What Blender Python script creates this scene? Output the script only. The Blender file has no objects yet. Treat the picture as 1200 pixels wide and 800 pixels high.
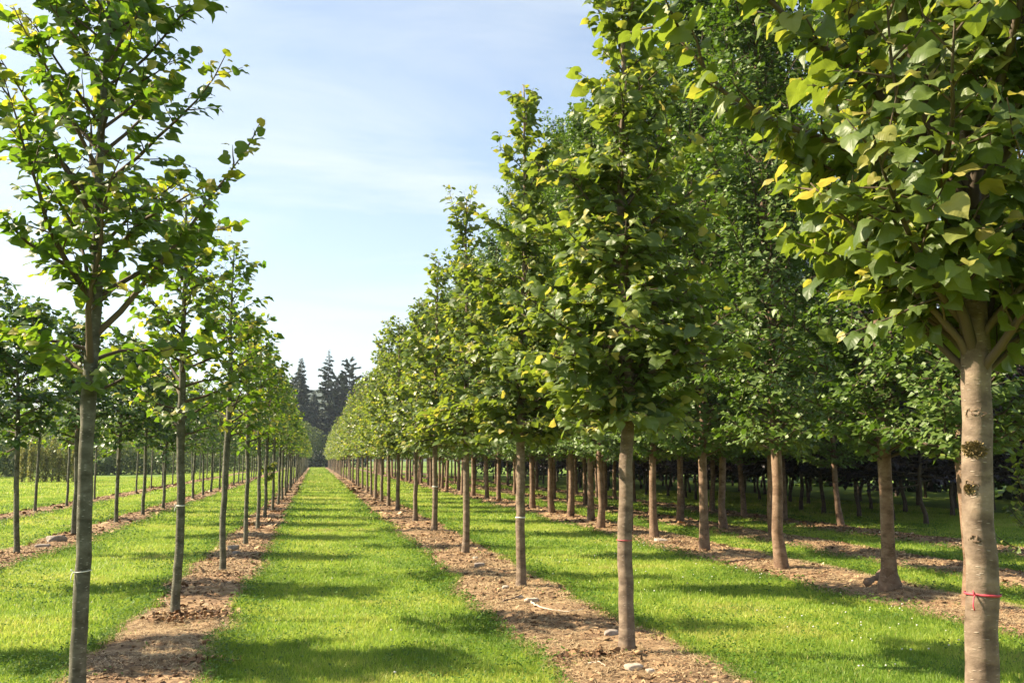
import bpy, math, random
import numpy as np
from mathutils import Vector, Matrix, Quaternion

C = bpy.context.scene.collection
R = math.radians

# ---------------------------------------------------------------- helpers
def link(o):
    C.objects.link(o); return o

def tag(o, label=None, cat=None, group=None, kind=None):
    if label: o['label'] = label
    if cat: o['category'] = cat
    if group: o['group'] = group
    if kind: o['kind'] = kind
    return o

def empty(name, loc=(0, 0, 0), rot=(0, 0, 0)):
    o = bpy.data.objects.new(name, None)
    o.empty_display_size = 0.2
    o.location = loc; o.rotation_euler = rot
    return link(o)

def put(name, mesh, parent=None):
    o = bpy.data.objects.new(name, mesh); link(o)
    if parent: o.parent = parent
    return o

def arr_mesh(name, V, loops, totals, mat, tint=None, uv=None, smooth=False):
    V = np.ascontiguousarray(V, dtype=np.float32)
    loops = np.ascontiguousarray(loops, dtype=np.int32).ravel()
    totals = np.ascontiguousarray(totals, dtype=np.int32).ravel()
    me = bpy.data.meshes.new(name)
    me.vertices.add(len(V)); me.vertices.foreach_set('co', V.ravel())
    me.loops.add(len(loops)); me.loops.foreach_set('vertex_index', loops)
    me.polygons.add(len(totals))
    starts = np.concatenate([[0], np.cumsum(totals)[:-1]]).astype(np.int32)
    me.polygons.foreach_set('loop_start', starts)
    me.polygons.foreach_set('loop_total', totals)
    if smooth:
        me.polygons.foreach_set('use_smooth', np.ones(len(totals), dtype=bool))
    me.update(calc_edges=True)
    if tint is not None:
        a = me.attributes.new('tint', 'FLOAT', 'POINT')
        a.data.foreach_set('value', np.ascontiguousarray(tint, dtype=np.float32))
    if uv is not None:
        l = me.uv_layers.new(name='UVMap')
        l.data.foreach_set('uv', np.ascontiguousarray(uv[loops], dtype=np.float32).ravel())
    if mat: me.materials.append(mat)
    return me

class Geo:
    """collects vertex / face arrays into one mesh"""
    def __init__(s):
        s.V = []; s.L = []; s.T = []; s.tint = []; s.uv = []; s.n = 0
    def add(s, V, loops, totals, tint=0.5, uv=None):
        V = np.asarray(V, float).reshape(-1, 3)
        s.V.append(V); s.L.append(np.asarray(loops).ravel() + s.n); s.T.append(np.asarray(totals).ravel())
        t = np.full(len(V), tint) if np.isscalar(tint) else np.asarray(tint)
        s.tint.append(t)
        s.uv.append(np.zeros((len(V), 2)) if uv is None else np.asarray(uv))
        s.n += len(V)
    def tube(s, P, rad, sides=6, tint=0.5, cap=True):
        P = np.asarray(P, float); rad = np.asarray(rad, float)
        T = np.gradient(P, axis=0); T /= np.linalg.norm(T, axis=1)[:, None] + 1e-9
        ref = np.array([1, 0, 0.]) if abs(T[0][0]) < 0.8 else np.array([0, 1, 0.])
        A = np.cross(T, ref); A /= np.linalg.norm(A, axis=1)[:, None] + 1e-9
        B = np.cross(T, A)
        th = np.arange(sides) * 2 * math.pi / sides
        if rad.ndim == 1: rad = rad[:, None] * np.ones(sides)
        V = P[:, None, :] + rad[:, :, None] * (np.cos(th)[None, :, None] * A[:, None, :] + np.sin(th)[None, :, None] * B[:, None, :])
        n = len(P); V = V.reshape(-1, 3)
        i = np.arange(n - 1)[:, None] * sides; j = np.arange(sides)[None, :]; k = (j + 1) % sides
        F = np.stack([i + j, i + sides + j, i + sides + k, i + k], -1).reshape(-1, 4)
        L = F.ravel(); tot = np.full(len(F), 4)
        if cap:
            L = np.concatenate([L, (n - 1) * sides + np.arange(sides)[::-1]]); tot = np.concatenate([tot, [sides]])
        s.add(V, L, tot, tint)
    def mesh(s, name, mat, smooth=True, uv=False):
        return arr_mesh(name, np.concatenate(s.V), np.concatenate(s.L), np.concatenate(s.T), mat,
                        np.concatenate(s.tint), np.concatenate(s.uv) if uv else None, smooth)

_tab = np.random.RandomState(7).rand(256, 256)
def vnoise(x, y):
    x = np.asarray(x, float); y = np.asarray(y, float)
    xi = np.floor(x).astype(int); yi = np.floor(y).astype(int)
    fx = x - xi; fy = y - yi
    fx = fx * fx * (3 - 2 * fx); fy = fy * fy * (3 - 2 * fy)
    a = _tab[xi & 255, yi & 255]; b = _tab[(xi + 1) & 255, yi & 255]
    c = _tab[xi & 255, (yi + 1) & 255]; d = _tab[(xi + 1) & 255, (yi + 1) & 255]
    return (a * (1 - fx) + b * fx) * (1 - fy) + (c * (1 - fx) + d * fx) * fy
def fnoise(x, y, oct=3):
    v = 0; amp = 0.5; tot = 0
    for k in range(oct):
        v = v + amp * vnoise(x * 2 ** k + 17.3 * k, y * 2 ** k + 5.1 * k); tot += amp; amp *= 0.5
    return v / tot

def norm(a):
    return a / (np.linalg.norm(a, axis=-1, keepdims=True) + 1e-9)

# ---------------------------------------------------------------- camera
FPX = 1150.0; CAM_H = 1.6
PITCH = math.atan(138 / FPX); YAW = math.atan(231 * math.cos(PITCH) / FPX)
fw = np.array([math.sin(YAW) * math.cos(PITCH), math.cos(YAW) * math.cos(PITCH), math.sin(PITCH)])
rt = np.array([math.cos(YAW), -math.sin(YAW), 0]); up = np.cross(rt, fw)
def gp(x, y, z=0.0):                      # photo pixel (1200 x 800) to a point at height z
    d = fw + rt * (x - 600) / FPX + up * (400 - y) / FPX
    return d * ((z - CAM_H) / d[2]) + np.array([0, 0, CAM_H])
def gx(x, Y):                             # photo column to X at row distance Y
    return Y * math.tan(YAW + math.atan((x - 600) * math.cos(PITCH) / FPX))
cd = bpy.data.cameras.new('camera'); cam = link(bpy.data.objects.new('camera', cd))
cam.location = (0, 0, CAM_H)
cam.rotation_euler = Matrix((rt, up, -fw)).transposed().to_euler()
cd.sensor_width = 36; cd.lens = 36 * FPX / 1200; cd.clip_end = 8000; cd.clip_start = 0.05
bpy.context.scene.camera = cam

# ---------------------------------------------------------------- materials
def new_mat(name):
    m = bpy.data.materials.new(name); m.use_nodes = True
    nt = m.node_tree; nt.nodes.clear()
    out = nt.nodes.new('ShaderNodeOutputMaterial')
    return m, nt, out
def N(nt, t, **kw):
    n = nt.nodes.new(t)
    for k, v in kw.items():
        if k in n.inputs.keys(): n.inputs[k].default_value = v
        else: setattr(n, k, v)
    return n
def ramp(nt, stops):
    n = nt.nodes.new('ShaderNodeValToRGB'); e = n.color_ramp.elements
    while len(e) < len(stops): e.new(0.5)
    for el, (p, c) in zip(e, stops):
        el.position = p; el.color = (*c, 1)
    return n

def leaf_mat(name, stops, tstops, trans=0.4, rough=0.45, veins=False, spec=0.5):
    m, nt, out = new_mat(name); L = nt.links.new
    at = N(nt, 'ShaderNodeAttribute', attribute_name='tint')
    r = ramp(nt, stops); L(at.outputs['Fac'], r.inputs[0])
    t = ramp(nt, tstops); L(at.outputs['Fac'], t.inputs[0])
    p = N(nt, 'ShaderNodeBsdfPrincipled'); p.inputs['Roughness'].default_value = rough
    p.inputs['Specular IOR Level'].default_value = spec
    tr = N(nt, 'ShaderNodeBsdfTranslucent'); mx = N(nt, 'ShaderNodeMixShader'); mx.inputs[0].default_value = trans
    col = r.outputs[0]
    if veins:
        uv = N(nt, 'ShaderNodeUVMap'); sep = N(nt, 'ShaderNodeSeparateXYZ'); L(uv.outputs[0], sep.inputs[0])
        ab = N(nt, 'ShaderNodeMath', operation='ABSOLUTE'); L(sep.outputs['X'], ab.inputs[0])
        m1 = N(nt, 'ShaderNodeMath', operation='MULTIPLY_ADD'); L(ab.outputs[0], m1.inputs[0]); m1.inputs[1].default_value = -0.75; L(sep.outputs['Y'], m1.inputs[2])
        s = N(nt, 'ShaderNodeMath', operation='MULTIPLY'); L(m1.outputs[0], s.inputs[0]); s.inputs[1].default_value = 44
        sn = N(nt, 'ShaderNodeMath', operation='SINE'); L(s.outputs[0], sn.inputs[0])
        mid = N(nt, 'ShaderNodeMath', operation='LESS_THAN'); L(ab.outputs[0], mid.inputs[0]); mid.inputs[1].default_value = 0.015
        ad = N(nt, 'ShaderNodeMath', operation='SUBTRACT'); L(sn.outputs[0], ad.inputs[0]); L(mid.outputs[0], ad.inputs[1])
        b = N(nt, 'ShaderNodeBump', Strength=0.09, Distance=0.002); L(ad.outputs[0], b.inputs['Height'])
        L(b.outputs[0], p.inputs['Normal']); L(b.outputs[0], tr.inputs['Normal'])
        gt = N(nt, 'ShaderNodeMath', operation='GREATER_THAN'); L(sn.outputs[0], gt.inputs[0]); gt.inputs[1].default_value = 0.93
        mxv = N(nt, 'ShaderNodeMath', operation='MAXIMUM'); L(gt.outputs[0], mxv.inputs[0]); L(mid.outputs[0], mxv.inputs[1])
        mf = N(nt, 'ShaderNodeMath', operation='MULTIPLY'); L(mxv.outputs[0], mf.inputs[0]); mf.inputs[1].default_value = 0.14
        mc = N(nt, 'ShaderNodeMix', data_type='RGBA'); L(mf.outputs[0], mc.inputs['Factor']); L(col, mc.inputs['A']); mc.inputs['B'].default_value = (0.17, 0.21, 0.05, 1)
        col = mc.outputs['Result']
    L(col, p.inputs['Base Color']); L(t.outputs[0], tr.inputs['Color'])
    L(p.outputs[0], mx.inputs[1]); L(tr.outputs[0], mx.inputs[2]); L(mx.outputs[0], out.inputs[0])
    return m

def noise_mat(name, stops, scale=5, stretch=(1, 1, 1), rough=0.85, bump=0.4, bdist=0.01, detail=6, coord='Object', spec=0.3, stops2=None, scale2=1, lent=None):
    m, nt, out = new_mat(name); L = nt.links.new
    tc = N(nt, 'ShaderNodeTexCoord'); mp = N(nt, 'ShaderNodeMapping'); mp.inputs['Scale'].default_value = stretch
    L(tc.outputs[coord], mp.inputs[0])
    oi = N(nt, 'ShaderNodeObjectInfo')
    ofs = N(nt, 'ShaderNodeVectorMath', operation='ADD'); L(mp.outputs[0], ofs.inputs[0])
    sc = N(nt, 'ShaderNodeMath', operation='MULTIPLY'); L(oi.outputs['Random'], sc.inputs[0]); sc.inputs[1].default_value = 30 if coord == 'Object' and lent is not None else 0
    L(sc.outputs[0], ofs.inputs[1])
    n = N(nt, 'ShaderNodeTexNoise'); n.inputs['Scale'].default_value = scale; n.inputs['Detail'].default_value = detail; n.inputs['Roughness'].default_value = 0.65
    L(ofs.outputs[0], n.inputs['Vector'])
    r = ramp(nt, stops); L(n.outputs['Fac'], r.inputs[0]); col = r.outputs[0]
    hgt = n.outputs['Fac']
    if stops2:
        n2 = N(nt, 'ShaderNodeTexNoise'); n2.inputs['Scale'].default_value = scale2; n2.inputs['Detail'].default_value = 4
        L(tc.outputs[coord], n2.inputs['Vector'])
        r2 = ramp(nt, stops2); L(n2.outputs['Fac'], r2.inputs[0])
        mm = N(nt, 'ShaderNodeMix', data_type='RGBA', blend_type='MULTIPLY'); mm.inputs['Factor'].default_value = 1
        L(col, mm.inputs['A']); L(r2.outputs[0], mm.inputs['B']); col = mm.outputs['Result']
    if lent is not None:            # pale horizontal lenticels of young bark
        mp2 = N(nt, 'ShaderNodeMapping'); mp2.inputs['Scale'].default_value = (26, 26, 105)
        L(tc.outputs['Object'], mp2.inputs[0])
        of2 = N(nt, 'ShaderNodeVectorMath', operation='ADD'); L(mp2.outputs[0], of2.inputs[0]); L(sc.outputs[0], of2.inputs[1])
        v = N(nt, 'ShaderNodeTexVoronoi'); v.inputs['Scale'].default_value = 1; L(of2.outputs[0], v.inputs['Vector'])
        lt = ramp(nt, [(0.14, (0.8, 0.8, 0.8)), (0.30, (0, 0, 0))]); L(v.outputs['Distance'], lt.inputs[0])
        sepc = N(nt, 'ShaderNodeSeparateColor'); L(v.outputs['Color'], sepc.inputs[0])
        g = N(nt, 'ShaderNodeMath', operation='GREATER_THAN'); L(sepc.outputs[0], g.inputs[0]); g.inputs[1].default_value = 0.62
        f = N(nt, 'ShaderNodeMath', operation='MULTIPLY'); L(lt.outputs[0], f.inputs[0]); L(g.outputs[0], f.inputs[1])
        ml = N(nt, 'ShaderNodeMix', data_type='RGBA'); L(f.outputs[0], ml.inputs['Factor']); L(col, ml.inputs['A']); ml.inputs['B'].default_value = (*lent, 1)
        col = ml.outputs['Result']
        # dark growth rings
        mp3 = N(nt, 'ShaderNodeMapping'); mp3.inputs['Scale'].default_value = (7, 7, 17); L(tc.outputs['Object'], mp3.inputs[0])
        of3 = N(nt, 'ShaderNodeVectorMath', operation='ADD'); L(mp3.outputs[0], of3.inputs[0]); L(sc.outputs[0], of3.inputs[1])
        n3 = N(nt, 'ShaderNodeTexNoise'); n3.inputs['Scale'].default_value = 1; n3.inputs['Detail'].default_value = 5; L(of3.outputs[0], n3.inputs['Vector'])
        r3 = ramp(nt, [(0.32, (0.45, 0.42, 0.36)), (0.46, (1, 1, 1)), (0.62, (1, 1, 1)), (0.75, (1.0, 0.9, 0.75))]); L(n3.outputs['Fac'], r3.inputs[0])
        m3 = N(nt, 'ShaderNodeMix', data_type='RGBA', blend_type='MULTIPLY'); m3.inputs['Factor'].default_value = 0.75
        L(col, m3.inputs['A']); L(r3.outputs[0], m3.inputs['B']); col = m3.outputs['Result']
        ah = N(nt, 'ShaderNodeMath', operation='ADD'); L(n.outputs['Fac'], ah.inputs[0]); L(n3.outputs['Fac'], ah.inputs[1])
        ah2 = N(nt, 'ShaderNodeMath', operation='MULTIPLY_ADD'); L(f.outputs[0], ah2.inputs[0]); ah2.inputs[1].default_value = 0.35; L(ah.outputs[0], ah2.inputs[2]); hgt = ah2.outputs[0]
    p = N(nt, 'ShaderNodeBsdfPrincipled'); p.inputs['Roughness'].default_value = rough; p.inputs['Specular IOR Level'].default_value = spec
    L(col, p.inputs['Base Color'])
    if bump:
        b = N(nt, 'ShaderNodeBump', Strength=bump, Distance=bdist); L(hgt, b.inputs['Height']); L(b.outputs[0], p.inputs['Normal'])
    L(p.outputs[0], out.inputs[0])
    return m

def tint_mat(name, stops, rough=0.8, trans=0.0, spec=0.3):
    m, nt, out = new_mat(name); L = nt.links.new
    at = N(nt, 'ShaderNodeAttribute', attribute_name='tint')
    r = ramp(nt, stops); L(at.outputs['Fac'], r.inputs[0])
    p = N(nt, 'ShaderNodeBsdfPrincipled'); p.inputs['Roughness'].default_value = rough; p.inputs['Specular IOR Level'].default_value = spec
    L(r.outputs[0], p.inputs['Base Color'])
    if trans:
        tr = N(nt, 'ShaderNodeBsdfTranslucent'); L(r.outputs[0], tr.inputs['Color'])
        mx = N(nt, 'ShaderNodeMixShader'); mx.inputs[0].default_value = trans
        L(p.outputs[0], mx.inputs[1]); L(tr.outputs[0], mx.inputs[2]); L(mx.outputs[0], out.inputs[0])
    else:
        L(p.outputs[0], out.inputs[0])
    return m

LIME = [(0.0, (0.0666, 0.1124, 0.0281)), (0.45, (0.1301, 0.1853, 0.0421)), (0.75, (0.207, 0.2447, 0.0596)), (0.92, (0.34, 0.3176, 0.079)), (1.0, (0.4583, 0.3704, 0.1053))]
LIMET = [(0.0, (0.1456, 0.2162, 0.0168)), (0.5, (0.26, 0.329, 0.0264)), (0.8, (0.3952, 0.4042, 0.036)), (1.0, (0.4784, 0.4042, 0.06))]
M_lime_near = leaf_mat('lime_leaf_veined', LIME, LIMET, 0.48, 0.46, veins=True)
M_lime = leaf_mat('lime_leaf', LIME, LIMET, 0.46, 0.40)
M_young = leaf_mat('thin_lime_leaf', LIME, [(0.0, (0.10, 0.22, 0.01)), (0.5, (0.19, 0.31, 0.015)), (0.8, (0.38, 0.44, 0.02)), (1.0, (0.50, 0.45, 0.04))], 0.5, 0.45, veins=True)
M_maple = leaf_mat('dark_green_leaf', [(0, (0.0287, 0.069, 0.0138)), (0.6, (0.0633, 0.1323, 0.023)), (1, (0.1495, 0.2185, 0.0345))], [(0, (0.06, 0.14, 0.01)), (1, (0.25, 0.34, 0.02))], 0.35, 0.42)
M_horn = leaf_mat('hornbeam_leaf', [(0, (0.0663, 0.1183, 0.0229)), (0.6, (0.1392, 0.2084, 0.0372)), (1, (0.2385, 0.2818, 0.0572))], [(0, (0.07, 0.16, 0.01)), (1, (0.24, 0.36, 0.02))], 0.30, 0.5)
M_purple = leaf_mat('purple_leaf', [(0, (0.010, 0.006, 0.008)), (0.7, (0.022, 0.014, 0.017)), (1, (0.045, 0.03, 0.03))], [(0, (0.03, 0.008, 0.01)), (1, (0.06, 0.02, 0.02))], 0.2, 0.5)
M_fir = leaf_mat('fir_needles', [(0, (0.022, 0.040, 0.024)), (0.6, (0.050, 0.075, 0.038)), (1, (0.115, 0.125, 0.06))], [(0, (0.02, 0.04, 0.01)), (1, (0.05, 0.07, 0.02))], 0.12, 0.6)
M_bush = leaf_mat('olive_bush_leaf', [(0, (0.085, 0.1275, 0.034)), (0.6, (0.153, 0.2125, 0.0595)), (1, (0.272, 0.306, 0.102))], [(0, (0.10, 0.15, 0.02)), (1, (0.25, 0.28, 0.05))], 0.42, 0.55)
M_gold = leaf_mat('golden_cypress_needles', [(0, (0.10, 0.12, 0.025)), (0.6, (0.22, 0.22, 0.045)), (1, (0.34, 0.30, 0.07))], [(0, (0.16, 0.17, 0.03)), (1, (0.34, 0.30, 0.05))], 0.4, 0.6)
M_hedge = leaf_mat('dark_hedge_leaf', [(0, (0.012, 0.022, 0.010)), (1, (0.035, 0.055, 0.018))], [(0, (0.02, 0.04, 0.01)), (1, (0.05, 0.07, 0.02))], 0.15, 0.6)
BARK_L = noise_mat('grey_green_bark', [(0.3, (0.049, 0.0467, 0.0316)), (0.5, (0.1018, 0.0981, 0.0694)), (0.7, (0.1735, 0.166, 0.1282))], 7, (1, 1, 1.5), 0.85, 0.8, 0.006, lent=(0.36, 0.35, 0.30))
BARK_R = noise_mat('brown_lime_bark', [(0.28, (0.0795, 0.054, 0.037)), (0.5, (0.1643, 0.119, 0.0836)), (0.74, (0.2756, 0.21, 0.1492))], 8, (1, 1, 1.6), 0.8, 0.9, 0.009, lent=(0.36, 0.30, 0.235))
BARK_H = noise_mat('tan_bark', [(0.3, (0.094, 0.0539, 0.0321)), (0.5, (0.171, 0.1069, 0.0673)), (0.72, (0.2565, 0.1782, 0.1186))], 6, (1, 1, 1.2), 0.85, 0.8, 0.006, lent=(0.36, 0.29, 0.22))
BARK_D = noise_mat('dark_bark', [(0.3, (0.05, 0.035, 0.025)), (0.7, (0.12, 0.09, 0.065))], 6, (1, 1, 0.6), 0.9, 0.7, 0.01, lent=(0.14, 0.11, 0.08))
M_twig = tint_mat('twig_bark', [(0, (0.06, 0.045, 0.03)), (1, (0.12, 0.085, 0.055))], 0.8)
M_grass = tint_mat('grass_blade', [(0, (0.09, 0.168, 0.0176)), (0.4, (0.25, 0.3675, 0.0384)), (0.7, (0.41, 0.483, 0.068)), (0.9, (0.48, 0.4725, 0.112)), (1, (0.48, 0.399, 0.144))], 0.5, 0.50, 0.35)
M_clover = tint_mat('clover_leaf', [(0, (0.045, 0.108, 0.0108)), (1, (0.117, 0.216, 0.018))], 0.55, 0.3)
M_white = tint_mat('white_petals', [(0, (0.72, 0.68, 0.62)), (1, (0.8, 0.79, 0.76))], 0.7, 0.2)
M_chip = tint_mat('bark_chip', [(0, (0.0616, 0.0324, 0.0174)), (0.3, (0.1671, 0.0878, 0.0434)), (0.6, (0.3167, 0.1941, 0.0999)), (0.85, (0.4223, 0.2958, 0.1561)), (1, (0.4839, 0.4068, 0.2777))], 0.85)
M_straw = tint_mat('dry_straw', [(0, (0.2652, 0.1734, 0.0816)), (1, (0.561, 0.4284, 0.255))], 0.7)
M_soil = noise_mat('dry_soil', [(0.28, (0.085, 0.0473, 0.0271)), (0.43, (0.1982, 0.1229, 0.0675)), (0.6, (0.3397, 0.227, 0.1259)), (0.78, (0.4342, 0.3215, 0.1845))], 9, (1, 1, 1), 0.95, 0.9, 0.03, 9, stops2=[(0.34, (0.50, 0.47, 0.44)), (0.50, (0.9, 0.88, 0.84)), (0.62, (1, 1, 1)), (0.75, (0.95, 1.0, 0.72))], scale2=1.7)
M_ground = noise_mat('turf', [(0.3, (0.0675, 0.117, 0.0126)), (0.5, (0.1305, 0.198, 0.018)), (0.72, (0.198, 0.261, 0.027))], 2.2, (1, 1, 1), 0.95, 0.6, 0.05, 10, coord='Object', stops2=[(0.35, (0.75, 0.85, 0.7)), (0.65, (1, 1, 1))], scale2=0.25)
M_stone = noise_mat('pale_stone', [(0.3, (0.24, 0.19, 0.15)), (0.7, (0.48, 0.42, 0.35))], 12, bump=0.6)
M_clod = noise_mat('grey_clod', [(0.3, (0.16, 0.13, 0.11)), (0.7, (0.36, 0.31, 0.27))], 14, bump=0.8)
M_wood = noise_mat('bleached_wood', [(0.3, (0.36, 0.26, 0.18)), (0.7, (0.62, 0.52, 0.42))], 10, (6, 1, 6), bump=0.5)
M_root = noise_mat('dead_stick', [(0.3, (0.13, 0.08, 0.055)), (0.7, (0.28, 0.19, 0.13))], 10, bump=0.5)
M_red = noise_mat('red_tape', [(0.3, (0.42, 0.035, 0.055)), (0.7, (0.60, 0.09, 0.12))], 30, rough=0.5, bump=0.2)
M_tie = noise_mat('white_twine', [(0.3, (0.62, 0.60, 0.56)), (0.7, (0.78, 0.77, 0.74))], 40, rough=0.7, bump=0)
M_moss = tint_mat('dry_moss', [(0, (0.12, 0.09, 0.035)), (1, (0.30, 0.225, 0.10))], 0.95)
M_scar = noise_mat('scar_bark', [(0.3, (0.07, 0.045, 0.03)), (0.7, (0.20, 0.14, 0.09))], 30, bump=0.9, bdist=0.006)
M_hill = noise_mat('wooded_hill', [(0.3, (0.020, 0.034, 0.016)), (0.7, (0.055, 0.075, 0.03))], 0.05, bump=1.0, bdist=6)

# ---------------------------------------------------------------- leaves
def leaf_template(lod):
    if lod == 0:
        side = [(0.10, -0.11), (0.27, -0.13), (0.40, -0.05), (0.50, 0.11), (0.515, 0.30), (0.48, 0.47), (0.385, 0.64), (0.275, 0.78), (0.16, 0.89), (0.055, 0.98)]
        ring = [(0, 0.0)] + side + [(0, 1.07)] + [(-x, y) for x, y in side[::-1]]
        n = len(ring); c = (0, 0.40)
        V = [c] + [(x * .52, c[1] + (y - c[1]) * .55) for x, y in ring] + ring
        F = [(0, 1 + k, 1 + (k + 1) % n) for k in range(n)] + [(1 + k, 1 + n + k, 1 + n + (k + 1) % n, 1 + (k + 1) % n) for k in range(n)]
    elif lod == 1:
        V = [(0, 0), (0, 0.5), (0, 1.05), (0.40, 0.02), (0.44, 0.52), (-0.40, 0.02), (-0.44, 0.52)]
        F = [(0, 3, 4, 1), (1, 4, 2), (1, 6, 5, 0), (2, 6, 1)]
    else:
        V = [(0, 0), (0.45, 0.42), (0, 1.05), (-0.45, 0.42)]
        F = [(0, 1, 2), (0, 2, 3)]
    return np.array(V, float), F

def leaves_mesh(name, P, A, Nn, S, tint, mat, lod, rs, aspect=1.0):
    """P base points, A midrib direction, Nn face normal, S length"""
    V2, F = leaf_template(lod); n = len(P)
    A = norm(A); X = norm(np.cross(A, Nn)); Z = np.cross(X, A)
    fold = rs.uniform(0.0, 0.36, n)[:, None]; curl = rs.uniform(-0.42, 0.12, n)[:, None]
    tw = rs.uniform(-0.25, 0.25, n)[:, None]; ph = rs.uniform(0, 6.28, n)[:, None]
    x = V2[None, :, 0] * aspect; y = V2[None, :, 1]
    jit = 1 + (rs.uniform(-0.07, 0.05, (n, len(V2))) * (np.hypot(V2[:, 0], V2[:, 1] - .4) > .33)[None, :] if lod == 0 else 0)
    z = fold * np.abs(x) + curl * y * y + tw * x * y
    if lod == 0:
        an = np.arctan2(V2[:, 0], V2[:, 1] - .4)[None, :]; rr2 = (V2[:, 0] ** 2 + (V2[:, 1] - .4) ** 2)[None, :]
        z = z + rr2 * (0.20 * np.sin(3 * an + ph) + 0.16 * np.sin(5 * an + 2.3 * ph) - rs.uniform(0, .55, n)[:, None])
    x = x * jit
    W = P[:, None, :] + S[:, None, None] * (x[..., None] * X[:, None, :] + y[..., None] * A[:, None, :] + z[..., None] * Z[:, None, :])
    nv = len(V2)
    fl = np.concatenate([np.array(t) for t in F]); ft = np.array([len(t) for t in F])
    L = (np.arange(n)[:, None] * nv + fl[None, :]).ravel(); T = np.tile(ft, n)
    uv = np.tile(V2, (n, 1)) if lod == 0 else None
    return arr_mesh(name, W.reshape(-1, 3), L, T, mat, np.repeat(np.clip(tint, 0, 1), nv), uv, smooth=(lod == 0))

def polyline(p0, d0, length, n, rs, upbias=0.0, wob=0.12):
    P = [np.array(p0, float)]; d = np.array(d0, float)
    for k in range(n):
        d = d + rs.normal(0, wob, 3) + np.array([0, 0, upbias]); d = d / np.linalg.norm(d)
        P.append(P[-1] + d * length / n)
    return np.array(P)

def interp(P, t):
    s = np.linspace(0, 1, len(P))
    return np.stack([np.interp(t, s, P[:, k]) for k in range(3)], -1)

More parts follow.
